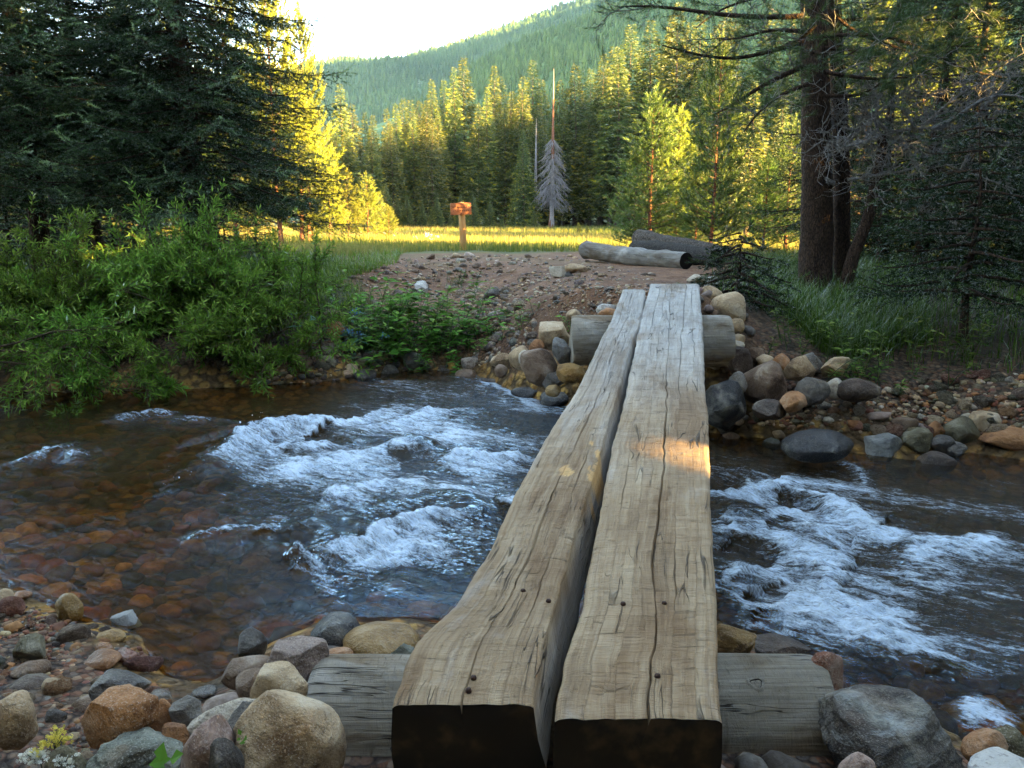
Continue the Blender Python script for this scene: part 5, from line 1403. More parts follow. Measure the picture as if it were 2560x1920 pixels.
# leaning dead tree with a tangle of bare twigs
yd = 10.0
xb = at_y(2138, 640, yd)[0]; dl = np.array([xb, yd, gz(xb, yd)])
dead = empty('dead_pine', dl, 'crooked leaning dead pine with a grey tangle of bare twigs', 'dead tree')
tp = px_path([(2112, 730), (2124, 670), (2140, 615), (2175, 545), (2186, 456), (2207, 380), (2203, 338)], yd, 30)
smalltrunk(tp, .085, .05, 'trunk', M_bark, dead, dl, 14, .05)
DL = [[(2330, 322), (2390, 300), (2440, 250), (2520, 230), (2580, 250)], [(2250, 345), (2300, 430), (2360, 500), (2400, 580)], [(2220, 330), (2170, 280), (2120, 240), (2090, 200)], [(2203, 338), (2250, 345), (2300, 380), (2338, 405), (2468, 447), (2540, 475)], [(2118, 450), (2200, 438), (2277, 425), (2312, 405)], [(2100, 372), (2160, 320), (2208, 269), (2270, 220), (2312, 182)],
      [(2205, 345), (2240, 320), (2330, 322), (2430, 310), (2530, 330)], [(2203, 340), (2150, 330), (2090, 310), (2050, 300)], [(2205, 350), (2180, 300), (2200, 230), (2230, 160), (2220, 90)],
      [(2312, 405), (2290, 360), (2280, 300), (2240, 260)], [(2400, 430), (2440, 350), (2470, 260), (2460, 180)], [(2300, 320), (2380, 250), (2450, 200), (2560, 190)], [(2200, 338), (2120, 370), (2060, 350)],
      [(2330, 322), (2400, 360), (2480, 350), (2560, 360)]]
dp = [(px_path(q, yd - .25 + .2 * (i % 4), 18, -.5 + .35 * (i % 3)), np.linspace(.030 if i < 3 else .018, .008, 18)) for i, q in enumerate(DL)]
dt = [tw for i, (q, _) in enumerate(dp) for tw in twigs(140 + i, q, 13, .62, 2, .95, .0085, .35)]
V, F, UV = tubes(dp, 7); link('limbs', mesh('limbs', V - dl, F, None, True), M_dead, dead)
V, F, UV = tubes(dt, 4); link('twigs', mesh('twigs', V - dl, F, None, True), M_dead, dead)
# spruces whose low boughs hang over the right grass
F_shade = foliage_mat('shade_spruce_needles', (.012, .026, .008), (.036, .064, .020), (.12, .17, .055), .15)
def right_spruce(u, y, h, r, z0, nb, seed, label, tr, droop=.34, arc=None):
    x = at_y(u, 500, y)[0]
    cr = spruce_crown(seed, h, r, z0, nb, droop, .11, .09, .175, NSH, .55, 1.0, arc, tipc=1)
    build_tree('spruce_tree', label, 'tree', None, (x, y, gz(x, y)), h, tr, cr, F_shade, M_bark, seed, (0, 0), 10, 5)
right_spruce(2441, 7.7, 2.2, 1.25, .45, 40, 701, 'young dark spruce hanging its boughs above the right gravel shore', .045)
right_spruce(2690, 11.0, 7.5, 2.1, .6, 90, 702, 'dark spruce at the right frame edge behind the hanging boughs', .12)
right_spruce(2330, 12.4, 6.5, 1.6, .4, 85, 703, 'dark spruce behind the leaning dead pine', .10)
right_spruce(2560, 12.6, 8.0, 2.0, .4, 100, 704, 'tall dark spruce filling the upper right behind the twigs', .13)
right_spruce(2200, 13.5, 7.0, 1.6, .4, 85, 705, 'shaded spruce right behind the double trunk pine', .09)
right_spruce(2420, 14.5, 7.5, 1.9, .4, 80, 708, 'dark spruce deepest in the shade between the right hand trunks', .10)
right_spruce(2130, 16.5, 5.0, 1.6, .3, 60, 709, 'low dark spruce just right of the double trunk base', .07)
right_spruce(1858, 8.45, .75, .62, .05, 26, 706, 'tiny sprawling spruce on the ground beyond the right end of the bridge', .02, .5)
right_spruce(2075, 15.0, 6.5, 1.3, .6, 60, 707, 'dark spruce between the sapling and the double trunk', .07)

# ================================================================== unseen conifers added out of frame to block sun and sky
FT, FC = [], []
BLK = [spruce_crown(900 + k, 12.0, 2.3, .8, 95, .35, .32, .30, .55, TUFT, .55)[:2] for k in range(2)]
r_ = np.random.default_rng(77)
fpos = []
sinT, cosT = math.sin(SUN_TH), math.cos(SUN_TH)
for k in range(5200):
    far_blk = k >= 1000
    if far_blk: q = r_.uniform(37.5, 64); s_ = r_.uniform(7, 30)
    else: q = r_.uniform(-9, FOREST_Q); s_ = r_.uniform(3.5, 34)
    x = q * sinT + s_ * cosT; y = q * cosT - s_ * sinT
    if y > 0 and x < .66 * y + 1.9: continue
    if (x < 4.6 and y > -5.5) or (abs(x) < 4.5 and y > -9): continue
    if y < 4 and x < 6.0 and y > -7: continue
    if any((x - a) ** 2 + (y - b) ** 2 < (1.7 if not far_blk else 1.35) ** 2 for a, b, _ in fpos): continue
    fpos.append((x, y, r_.uniform(1.06, 1.30) if far_blk else r_.uniform(.75, 1.1)))
for k in range(420):      # unseen trees added behind the camera and near left to cut sky light
    if k < 300: x, y = r_.uniform(-15, 9), r_.uniform(-13, -3.0)
    else: x, y = r_.uniform(-16, -6.3), r_.uniform(-5, 4.6)
    if math.hypot(x, y) < 3.6 or (y > 0 and x > -.72 * y - 3.0 - 1.2): continue
    if any((x - a) ** 2 + (y - b) ** 2 < 1.6 ** 2 for a, b, _ in fpos): continue
    fpos.append((x, y, r_.uniform(.75, 1.0)))
FLECK = [(np.array(p_), r) for p_, r in FLECKS]
for i, (x, y, s_) in enumerate(fpos):
    Tq, Cq = BLK[i % 2]
    a = r_.uniform(0, 6.28)
    c, s = math.cos(a) * s_, math.sin(a) * s_
    Tm = Tq @ np.array([[c, s, 0], [-s, c, 0], [0, 0, s_]]) + [x, y, gz(x, y)]
    cen = Tm.mean(1); keep = np.ones(len(cen), bool)
    for p_, r in FLECK:      # foliage cut away along sun rays to place sun flecks
        d_ = cen - p_; al = d_ @ TOSUN; pr = np.linalg.norm(d_ - al[:, None] * TOSUN, axis=1)
        keep &= ~((pr < (r + .0015 * al) * r_.uniform(.55, 1.35, len(pr))) & (al > 0))
    FT.append(Tm[keep]); FC.append(Cq[keep])
fo_ = link('forest', tri_mesh('forest', np.concatenate(FT), np.concatenate(FC)), F_far)
tag(fo_, 'unseen conifer forest added out of frame to shade the view', kind='stuff')
print('forest trees', len(fpos), 'tris', sum(len(q) for q in FT))

# ================================================================== trail sign
M_sign = wood_mat('stained_sign_wood', (.16, .05, .02), (.34, .11, .04), (.48, .17, .06), .4, .6)
M_post = wood_mat('varnished_post', (.26, .12, .035), (.44, .21, .06), (.56, .30, .09), .3, .55)
M_carve = wood_mat('carved_letters', (.05, .022, .012), (.08, .035, .018), (.12, .055, .025), .1, .8)
ysg = 22.0
ps = at_y(1158, 626, ysg); zs = gz(ps[0], ysg)
sloc = np.array([ps[0], ysg, zs])
sign = empty('trail_sign', sloc, 'reddish wooden trail sign on a round orange post at the meadow edge', 'sign')
mpx = 22.0 * 1.02 / FPX
topz = at_y(1152, 505, ysg)
V, F, UV = tubes([(np.array([[0, 0, -.2], [0, 0, .1], [.0, 0, .5], [topz[0] - ps[0], 0, topz[2] - zs - .01], [topz[0] - ps[0], 0, topz[2] - zs]]), np.array([.092, .09, .087, .082, .002]))], 20)
link('post', mesh('post', V, F, None, True, UV), M_post, sign)
bc = at_y(1152, 522, ysg - .12)
bd = bpy.data.objects.new('board', None)
bw, bh, bt = 50 * mpx / 2, 27.5 * mpx / 2, .035
bm = bmesh.new(); bmesh.ops.create_cube(bm, size=1.0)
bmesh.ops.scale(bm, vec=(bw * 2, bt * 2, bh * 2), verts=bm.verts)
bmesh.ops.bevel(bm, geom=bm.edges[:], offset=.008, segments=2, affect='EDGES')
me_ = bpy.data.meshes.new('board'); bm.to_mesh(me_); bm.free()
l_ = me_.uv_layers.new(name='UVMap')
for lp_ in me_.loops:
    co = me_.vertices[lp_.vertex_index].co; l_.data[lp_.index].uv = (co.z, co.x)
bd = link('board', me_, M_sign, sign, bc - sloc); bd.rotation_euler = (0, R(-2.2), R(14))
# weathered routed lettering, too worn to read: two rows of short strokes
r_ = np.random.default_rng(12); GV, GF, gb = [], [], 0
for row, (z_, n_) in enumerate([(.045, 9), (-.045, 8)]):
    for k in range(n_):
        cx = -bw * .82 + bw * 1.64 * (k + .5) / n_
        for q in range(3):
            a = r_.choice([0, 1.571, .6, -.6, 1.571]); ln = r_.uniform(.018, .034); ox, oz = r_.uniform(-.012, .012, 2)
            dx, dz = math.cos(a) * ln, math.sin(a) * ln; nx, nz_ = -math.sin(a) * .005, math.cos(a) * .005
            y_ = -bt - .003 - .0005 * q
            for sx, sz in ((-1, -1), (1, -1), (1, 1), (-1, 1)):
                GV.append([cx + ox + sx * dx / 2 + sz * nx, y_, z_ + oz + sx * dz / 2 + sz * nz_])
            GF.append([gb, gb + 1, gb + 2, gb + 3]); gb += 4
link('lettering', mesh('lettering', np.array(GV), np.array(GF)), M_carve, bd)
bm = bmesh.new(); bmesh.ops.create_uvsphere(bm, u_segments=10, v_segments=6, radius=.012); me_ = bpy.data.meshes.new('bolt'); bm.to_mesh(me_); bm.free()
link('bolt', me_, M_rust, bd, (.0, -bt - .004, -bh * .75))

# ================================================================== fallen logs
M_fall = wood_mat('grey_fallen_wood', (.06, .052, .044), (.20, .185, .165), (.36, .34, .32), 1.2, .85)
M_rot = bark_mat('rotten_bark', (.035, .028, .022), (.22, .18, .15), .8)
def fallen(name, label, pa, pb, ya, yb, ra, rb, m, seed, rough=.05, n=90, k=40, cap=True):
    A = at_y(*pa, ya); B = at_y(*pb, yb)
    base = (A + B) / 2; base[2] = gz(base[0], base[1])
    e = empty(name, base, label, 'log')
    q = np.linspace(0, 1, n); path_ = A + (B - A) * q[:, None]; rad = ra + (rb - ra) * q
    path_[:, 2] += .02 * vn(np.stack([q * 3, q * 0 + seed, q * 0], -1), seed)
    V, F, UV = tubes([(path_, rad)], k)
    ctr = np.repeat(path_, k, 0)
    V = ctr + (V - ctr) * (1 + rough * 1.6 * fbm(V * 2.2, seed, 3) + rough * fbm(V * [9, 9, 14], seed + 1, 3))[:, None]
    UV = np.stack([UV[:, 0] * 6.28 * ra, UV[:, 1]], -1)
    tr_ = link('log_body', mesh('log_body', V - base, F, None, True, UV), m, e)
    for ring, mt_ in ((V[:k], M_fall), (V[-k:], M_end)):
        c = ring.mean(0); lay = np.concatenate([ring * f + c * (1 - f) for f in (1, .66, .33, .03)])
        link('cut_end', mesh('cut_end', lay - base, grid_faces(4, k, True), None, True, lay[:, [0, 2]]), mt_, e)
    return e
fallen('fallen_log', 'pale grey barkless log lying on the dirt by the meadow', (1465, 628), (1716, 653), 15.3, 12.9, .165, .135, M_fall, 21, .14)
fallen('fallen_log', 'dark charred log lying behind the pale grey log', (1590, 622), (1793, 644), 15.6, 13.35, .17, .155, bark_mat('charred_wood', (.02, .017, .015), (.10, .088, .078), 1.0), 22, .06)
fallen('fallen_log', 'rotten bark covered log at the back of the log pile', (1596, 598), (1815, 632), 16.2, 13.9, .17, .12, M_rot, 23, .14)
fallen('log_chunk', 'short black rotten chunk at the right end of the log pile', (1818, 641), (1858, 648), 13.7, 13.5, .12, .06, M_rot, 24, .22, 30, 24)
# ================================================================== leafy plants
F_willow = foliage_mat('willow_leaves', (.050, .115, .016), (.160, .275, .036), (.38, .47, .11), .40, .35)
F_herb = foliage_mat('herb_leaves', (.060, .15, .022), (.13, .28, .040), (.26, .40, .08), .38, .4)
F_teal = foliage_mat('bluebell_leaves', (.045, .10, .065), (.085, .165, .11), (.13, .22, .16), .28, .4)
F_grass = foliage_mat('bank_grass', (.038, .070, .011), (.085, .145, .020), (.21, .25, .06), .32, .4)
M_stem = bark_mat('willow_stem', (.06, .045, .025), (.20, .15, .085), 1.5)
M_gstem = foliage_mat('green_stem', (.05, .09, .02), (.09, .13, .04), None, .1)

def leaf_quads(P_, D_, Nn, Ln, Wd, fold=.25, curl=.15):
    """pointed leaves: 4 triangles folded along the midrib. P_ base, D_ direction, Nn approx normal"""
    D_ = unit(D_); S_ = unit(np.cross(D_, Nn)); N_ = np.cross(S_, D_)
    Ln = Ln[:, None]; Wd = Wd[:, None]
    mid = P_ + D_ * Ln * .45 - N_ * Wd * fold; tip = P_ + D_ * Ln - N_ * Ln * curl
    a = P_ + D_ * Ln * .42 + S_ * Wd * .5; b = P_ + D_ * Ln * .42 - S_ * Wd * .5
    return np.stack([np.stack([P_, a, mid], 1), np.stack([a, tip, mid], 1), np.stack([P_, mid, b], 1), np.stack([mid, tip, b], 1)], 1).reshape(-1, 3, 3)
def arc_path(b, d, L_, droop, r_, m=8, crook=.12):
    pts = [np.array(b, float)]; dd = unit(np.array(d, float))
    for k in range(m - 1):
        dd = unit(dd + np.array([0, 0, -droop / m]) + r_.normal(size=3) * crook); pts.append(pts[-1] + dd * L_ / (m - 1))
    return np.array(pts)
def along(p, q):
    k = q * (len(p) - 1); i = np.minimum(k.astype(int), len(p) - 2); f_ = (k - i)[:, None]
    return p[i] * (1 - f_) + p[i + 1] * f_, unit(p[i + 1] - p[i])
def willow(seed, stems, ntw, nlf, ll=.088, lw=.021, name='willow_shrub', label='', loc=None, fol=None, floor=None):
    """stems: list of (base, dir, length, droop)"""
    r_ = np.random.default_rng(seed); paths = []; LP, LD, LT = [], [], []
    for b, d, Ls, dr in stems:
        p = arc_path(b, d, Ls, dr, r_, 12, .10)
        paths.append((p, np.linspace(.014, .004, 12)))
        for k in range(ntw):
            q = r_.uniform(.22, 1.0) if k else 1.0
            tb, td = along(p, np.array([q])); o = r_.normal(size=3) * .65; o[2] += .35
            tp_ = arc_path(tb[0], td[0] + o, r_.uniform(.16, .42) * min(1.0, Ls), .5, r_, 6, .10)
            paths.append((tp_, np.linspace(.004, .0015, 6)))
            m = max(int(nlf * r_.uniform(.7, 1.2)), 4)
            qs = np.sort(r_.uniform(.08, 1, m)); lb, ld = along(tp_, qs)
            ph = np.arange(m) * 2.4 + r_.uniform(0, 6); fr_ = frames(ld)
            out = fr_[:, 1] * np.cos(ph)[:, None] + fr_[:, 2] * np.sin(ph)[:, None]
            dl = ld * .75 + out * .75 + [0, 0, .12] + r_.normal(size=(m, 3)) * .12
            LP.append(lb); LD.append(dl); LT.append(np.clip(.25 + .35 * qs * q + r_.uniform(-.2, .3, m), 0, 1))
    LP = np.concatenate(LP); LD = np.concatenate(LD); LT = np.concatenate(LT); n = len(LP)
    if floor is not None:
        k = LP[:, 2] > floor; LP, LD, LT = LP[k], LD[k], LT[k]; n = len(LP)
    Nn = r_.normal(size=(n, 3)) * .5 + [0, 0, 1]
    T = leaf_quads(LP, LD, Nn, ll * r_.uniform(.6, 1.25, n), lw * r_.uniform(.7, 1.2, n))
    loc = np.array(stems[0][0]) if loc is None else np.array(loc)
    e = empty(name, loc, label, 'shrub')
    V, F, UV = tubes(paths, 4); link('stems', mesh('stems', V - loc, F), M_stem, e)
    link('leaves', tri_mesh('leaves', T - loc, np.repeat(LT, 4)), fol or F_willow, e)
    return e
def clump(u, y, n, spread, h, r_, fan=.8, toward=(0, 0)):
    x = at_y(u, 700, y)[0]; out = []
    for k in range(n):
        bx, by = x + r_.normal() * spread * .35, y + r_.normal() * spread * .25
        az = r_.uniform(0, 6.28); f_ = fan * r_.uniform(.1, 1)
        d = [math.cos(az) * f_ + toward[0], math.sin(az) * f_ + toward[1], 1.0]
        out.append(((bx, by, gz(bx, by)), d, h * .92 * r_.uniform(.5, 1.12), r_.uniform(.5, 1.6)))
    return out
wr = np.random.default_rng(31)
willow(1, clump(150, 9.7, 36, 1.3, 1.25, wr, .8, (0, -.25)), 20, 18, label='willow shrub at the left with long narrow leaves, leftmost of the thicket')
willow(2, clump(400, 9.9, 40, 1.2, 1.42, wr, .8, (0, -.25)), 20, 18, label='tallest willow shrub in the middle of the thicket under the largest spruce')
willow(3, clump(610, 9.9, 30, 1.1, 1.2, wr, .8, (.05, -.25)), 20, 18, label='willow shrub at the right end of the thicket beside the meadow grass')
willow(4, clump(500, 9.2, 24, 1.5, 1.0, wr, 1.2, (0, -.5)), 20, 18, label='low willow growth leaning over the stream bank')
willow(5, clump(250, 9.2, 22, 1.5, 1.0, wr, 1.2, (0, -.5)), 20, 18, label='low willow growth at the left water edge')
willow(6, clump(645, 9.4, 18, .8, .8, wr, 1.1, (.1, -.4)), 18, 16, label='small willow at the right foot of the thicket')
willow(12, clump(10, 9.3, 26, 1.2, 1.05, wr, .9, (0, -.3)), 18, 16, label='shaded willow at the left frame edge')
# boughs hanging over the water
st_ = []
for k in range(13):
    b = at_y(wr.uniform(-60, 330), 870, 8.9); b[2] = max(gz(b[0], b[1]), .15) + .35
    st_.append((b, [wr.uniform(-.1, .35), -1.0, wr.uniform(-.05, .25)], wr.uniform(.9, 1.6), wr.uniform(.5, 1.1)))
b = at_y(-80, 900, 8.1)
for k in range(3): st_.append((b + [0, 0, .05 * k], [1.0, -.25, .10 + .05 * k], 1.9, .35))
willow(7, st_, 20, 15, .085, .018, label='leafy willow boughs hanging low over the rapids at left', floor=.06)

def herb(seed, u, v, n, h, ll, lw, per, label, fol, spread=.25, name='leafy_plant', cat='plant', flowers=None, flat=.4):
    r_ = np.random.default_rng(seed); p0, _ = hit(u, v); paths, LP, LD, LT, FP = [], [], [], [], []
    for k in range(n):
        bx, by = p0[0] + r_.normal() * spread, p0[1] + r_.normal() * spread * .6
        b = np.array([bx, by, gz(bx, by)]); az = r_.uniform(0, 6.28)
        p = arc_path(b, [math.cos(az) * .35, math.sin(az) * .35 - .1, 1], h * r_.uniform(.5, 1.1), .5, r_, 7, .07)
        paths.append((p, np.linspace(.005, .002, 7)))
        m = max(int(per * r_.uniform(.7, 1.2)), 3); q = np.sort(r_.uniform(.12, 1, m)); lb, ld = along(p, q)
        ph = np.arange(m) * 2.4 + r_.uniform(0, 6); out = np.stack([np.cos(ph), np.sin(ph), 0 * ph], -1)
        LP.append(lb); LD.append(out + ld * flat + r_.normal(size=(m, 3)) * .15); LT.append(np.clip(.2 + .5 * q + r_.uniform(-.2, .3, m), 0, 1)); FP.append(p[-1])
    LP = np.concatenate(LP); LD = np.concatenate(LD); LT = np.concatenate(LT); m = len(LP)
    T = leaf_quads(LP, LD, np.array([[0, 0, 1.0]]) + r_.normal(size=(m, 3)) * .3, ll * r_.uniform(.6, 1.2, m), lw * r_.uniform(.7, 1.2, m), .15, .25)
    e = empty(name, p0, label, cat)
    V, F, UV = tubes(paths, 4); link('stems', mesh('stems', V - p0, F, {'tint': np.full(len(V), .4)}), M_gstem, e)
    link('leaves', tri_mesh('leaves', T - p0, np.repeat(LT, 4)), fol, e)
    if flowers:
        col, sz, cnt, mt = flowers; Tf = []
        for p in FP[:cnt]:
            for j in range(16):
                c = p + r_.normal(size=3) * sz * [1.6, 1.6, .7]; d = unit(r_.normal(size=3) + [0, 0, .6]); s = unit(np.cross(d, r_.normal(size=3)))
                for a in range(5):
                    w_ = np.cross(d, s); an = a * 1.2566; di = s * math.cos(an) + w_ * math.sin(an); an2 = an + .9; d2 = s * math.cos(an2) + w_ * math.sin(an2)
                    Tf.append([c, c + di * sz * .5, c + d2 * sz * .5])
        link('flowers', tri_mesh('flowers', np.array(Tf) - p0, np.full(len(Tf), .6)), mt, e)
    return e
def petal_mat(name, c):
    t = NT(name); d = t.n('BsdfDiffuse', {'Color': c}).outputs[0]; tr = t.n('BsdfTranslucent', {'Color': c}).outputs[0]
    return t.done(t.n('MixShader', {0: .3, 1: d, 2: tr}).outputs[0])
M_wht = petal_mat('white_petals', (.78, .76, .66)); M_blu = petal_mat('blue_petals', (.16, .32, .62)); M_yel = petal_mat('yellow_petals', (.75, .62, .12))
herb(11, 1000, 850, 38, .78, .145, .058, 16, 'tall bright green leafy plants in the middle of the far left bank', F_herb, .30)
herb(12, 1080, 845, 38, .74, .14, .055, 16, 'bright green leafy plants right of the tallest ones on the left bank', F_herb, .28)
herb(13, 1150, 875, 34, .44, .11, .045, 12, 'low glossy green plants beside the cobbles left of the bridge', F_herb, .28)
herb(14, 930, 880, 28, .60, .14, .045, 14, 'green plants leaning over the water left of the tall leafy ones', F_herb, .25)
herb(15, 955, 900, 7, .50, .20, .17, 5, 'broad lobed leaves hanging over the waterline', F_herb, .16, flat=.2)
herb(16, 870, 875, 14, .62, .13, .026, 16, 'grey teal bluebell plants with drooping blue flowers', F_teal, .18, flowers=('blue', .022, 5, M_blu))
herb(17, 1040, 895, 14, .34, .10, .04, 12, 'dark green plants at the waterline under the tall leafy ones', F_herb, .25)
herb(18, 1225, 855, 10, .22, .10, .03, 10, 'small green sprouts left of the far cross log', F_herb, .14)
herb(19, 1310, 815, 8, .26, .12, .025, 8, 'bright green blades sprouting among the cobbles left of the far cross log', F_herb, .09)
herb(20, 1160, 715, 9, .34, .07, .02, 14, 'small weed growing out of the stony slope', F_grass, .12)
herb(21, 905, 760, 18, .34, .08, .018, 16, 'soft feathery weeds on the bank below the grass', F_grass, .30)
herb(22, 810, 790, 18, .50, .09, .02, 16, 'weeds between the willow and the stony bank', F_grass, .30)
herb(23, 1420, 830, 6, .2, .08, .03, 8, 'tiny green sprout beside the far cross log', F_herb, .08)
herb(24, 2085, 935, 14, .50, .10, .025, 14, 'leafy green plants at the foot of the grass bank', F_grass, .20)
herb(25, 2350, 920, 14, .55, .11, .028, 14, 'lighter green sapling leaves above the right gravel shore', F_grass, .26)
herb(26, 2010, 880, 12, .40, .08, .02, 14, 'fern like plants above the tan angular boulder', F_grass, .22)
herb(27, 2530, 840, 14, .7, .11, .03, 12, 'shaded shrub leaves at the right frame edge', F_grass, .28)
herb(28, 2190, 960, 12, .34, .09, .025, 12, 'small plants growing from the gravel shore by the dark oval boulder', F_grass, .2)
herb(29, 1960, 690, 22, .75, .10, .020, 18, 'light green leafy saplings left of the double trunk', F_grass, .40)
herb(30, 1890, 700, 16, .5, .08, .018, 16, 'green undergrowth behind the sprawling tiny spruce', F_grass, .35)
# foreground: white umbels, green leaves
def umbel(u, v, y, stem_to, label, mt, seed):
    r_ = np.random.default_rng(seed); c = at_y(u, v, y); b = at_y(*stem_to, y + .02)
    e = empty('white_flower', b, label, 'flower')
    paths = [(np.array([b, b * .5 + c * .5 + [.008, 0, 0], c - [0, 0, .03]]), np.array([.003, .0025, .002]))]; Tf = []
    for k in range(16):
        o = r_.normal(size=3) * [.022, .015, .009]; tipp = c + o; paths.append((np.array([c - [0, 0, .03], tipp]), np.array([.001, .001])))
        for j in range(7):
            q = tipp + r_.normal(size=3) * .006; d = unit(r_.normal(size=3) + [0, -.5, 1]); s = unit(np.cross(d, r_.normal(size=3))); w_ = np.cross(d, s)
            for a in range(4):
                an = a * 1.571; Tf.append([q, q + (s * math.cos(an) + w_ * math.sin(an)) * .006, q + (s * math.cos(an + 1.1) + w_ * math.sin(an + 1.1)) * .006])
    V, F, UV = tubes(paths, 4); link('stem', mesh('stem', V - b, F, {'tint': np.full(len(V), .5)}), M_gstem, e)
    link('flower_head', tri_mesh('flower_head', np.array(Tf) - b, np.full(len(Tf), .5)), mt, e)
umbel(134, 1848, 2.02, (112, 1990), 'cream yellow umbel flower on a thin stem above the pebbles', M_yel, 1)
umbel(98, 1884, 2.0, (110, 1990), 'white umbel flower on a thin stem at the lower left corner', M_wht, 2)
umbel(163, 1906, 1.98, (150, 1995), 'white flower cluster in front of the olive brown stone', M_wht, 3)
def leaf_spray(seed, pts, y, ll, lw, label, name='leafy_plant'):
    r_ = np.random.default_rng(seed); P0 = np.array([at_y(u, v, y) for u, v in pts]); e = empty(name, P0[0], label, 'plant')
    D0 = r_.normal(size=P0.shape) * .4 + [.6, -.4, .2]
    T = leaf_quads(P0, D0, np.array([[0, -.5, 1.0]]) + r_.normal(size=P0.shape) * .2, np.full(len(P0), ll) * r_.uniform(.7, 1.2, len(P0)), np.full(len(P0), lw), .1, .15)
    link('leaves', tri_mesh('leaves', T - P0[0], np.full(len(T), .5)), F_herb, e)
leaf_spray(1, [(372, 1912), (400, 1905), (425, 1900), (385, 1925)], 1.86, .055, .04, 'single broad green leaf in front of the jagged grey green rock')
leaf_spray(2, [(594, 1845), (602, 1838), (606, 1852), (598, 1858), (612, 1842)], 1.98, .016, .013, 'small green sprig between the dark slate slab and the tan granite boulder')
# blades by the streaked boulder
def blades(seed, n, fn, hl, wl, seg=3, bend=.6):
    r_ = np.random.default_rng(seed); B = fn(r_, n); n = len(B)
    az = r_.uniform(0, 6.28, n); d = np.stack([np.cos(az), np.sin(az), 0 * az], -1); sd = np.stack([-d[:, 1], d[:, 0], 0 * az], -1)
    h_ = r_.uniform(*hl, n)[:, None]; w_ = r_.uniform(*wl, n)[:, None]; bd_ = r_.uniform(.1, 1, n)[:, None] * bend
    cols = []
    for k in range(seg + 1):
        q = k / seg
        c = B + d * h_ * bd_ * q ** 2 + np.array([0, 0, 1.0]) * h_ * (q - .55 * bd_ * q ** 2)
        cols.append((c - sd * w_ * .5 * (1 - q ** 1.5), c + sd * w_ * .5 * (1 - q ** 1.5)))
    T = []
    for k in range(seg):
        a, b = cols[k]; c, e_ = cols[k + 1]
        T.append(np.stack([a, b, e_], 1))
        if k < seg - 1: T.append(np.stack([a, e_, c], 1))
    return np.stack(T, 1).reshape(-1, 3, 3), n, len(T)
def px_region(poly):
    def f(r_, n):
        uv = sample(poly, n); return np.array([hit(u, v)[0] for u, v in uv])
    return f
def tuft_grass(seed, c, n, rad, hl, wl, label, name='grass_tuft', bend=.9):
    f = lambda r_, n_: np.stack([c[0] + r_.normal(size=n_) * rad, c[1] + r_.normal(size=n_) * rad, np.zeros(n_)], -1)
    def g(r_, n_):
        B = f(r_, n_); B[:, 2] = H(B[:, 0], B[:, 1], False); return B
    T, m, per = blades(seed, n, g, hl, wl, 4, bend)
    e = link(name, tri_mesh(name, T - np.array(c), np.repeat(np.random.default_rng(seed).uniform(.1, .9, m), per)), F_grass, None, c)
    return tag(e, label, 'grass')
tuft_grass(3, np.array(list(at_y(2228, 1915, 2.05)[:2]) + [.15]), 5, .012, (.10, .2), (.003, .005), 'few thin grass blades before the streaked gneiss boulder', bend=.3)
# deep grass on the right bank
T, m, per = blades(5, 9000, px_region([(1880, 640), (1990, 640), (2300, 700), (2330, 860), (2150, 900), (2060, 890), (1960, 800), (1870, 740)]), (.16, .44), (.005, .010), 4, 1.0)
tag(link('bank_grass', tri_mesh('bank_grass', T, np.repeat(np.random.default_rng(5).beta(2, 2.5, m), per)), F_grass), 'long drooping dark green grass on the right bank', kind='stuff')
# undergrowth on the dark banks left and right
def zone_xy(x0, x1, y0, y1, cond=None):
    def f(r_, n):
        x = r_.uniform(x0, x1, n); y = r_.uniform(y0, y1, n); k = np.ones(n, bool) if cond is None else cond(x, y); x, y = x[k], y[k]
        return np.stack([x, y, H(x, y, False)], -1)
    return f
pathw = lambda x, y: np.abs(x - np.interp(y, [7, 9, 12, 16, 20], [1.1, .6, .4, .3, .6])) - np.interp(y, [7, 9, 12, 17, 21], [.4, 1.0, 2.6, 4.2, 3.2])
T1, m1, per = blades(6, 26000, zone_xy(-11, -1.2, 9.0, 17, lambda x, y: (y - yF(x) > .7) & (pathw(x, y) > .1 + .5 * fbm(xy0(x, y, 1.2), 8, 2))), (.08, .34), (.006, .014), 3, .9)
T2, m2, per = blades(7, 22000, zone_xy(2.4, 11, 5.6, 17, lambda x, y: (y - yF(x) > np.where(x > 3.0, 1.05, 1.7)) & (pathw(x, y) > .2)), (.08, .36), (.006, .013), 3, .9)
tag(link('undergrowth', tri_mesh('undergrowth', np.concatenate([T1, T2]), np.repeat(np.random.default_rng(6).beta(2, 2.5, m1 + m2), per)), F_grass), 'shaded green undergrowth beneath the spruces on both banks', kind='stuff')
# meadow
t = NT('meadow_grass'); f = t.attr('tint')
cm = t.ramp(f, [(0, (.06, .105, .022)), (.35, (.15, .18, .042)), (.6, (.28, .25, .075)), (.85, (.36, .27, .10)), (1, (.46, .39, .22))])
M_mead = t.done(t.n('MixShader', {0: .45, 1: t.n('BsdfDiffuse', {'Color': cm}).outputs[0], 2: t.n('BsdfTranslucent', {'Color': cm}).outputs[0]}).outputs[0])
def meadow_pts(r_, n):
    y = 17.5 + 34 * r_.uniform(0, 1, n) ** 1.5; x = r_.uniform(-.62, .5, n) * (y + 4)
    k = pathw(x, y) > -.2 + .5 * fbm(xy0(x, y, .9), 4, 2); k |= y > 20.8 + .8 * fbm(xy0(x, y, .7), 14, 2)
    x, y = x[k], y[k]; return np.stack([x, y, H(x, y, False)], -1)
T, m, per = blades(8, 120000, meadow_pts, (.10, .34), (.008, .020), 2, .5)
b_ = T.reshape(m, per, 3, 3)[:, 0, 0]
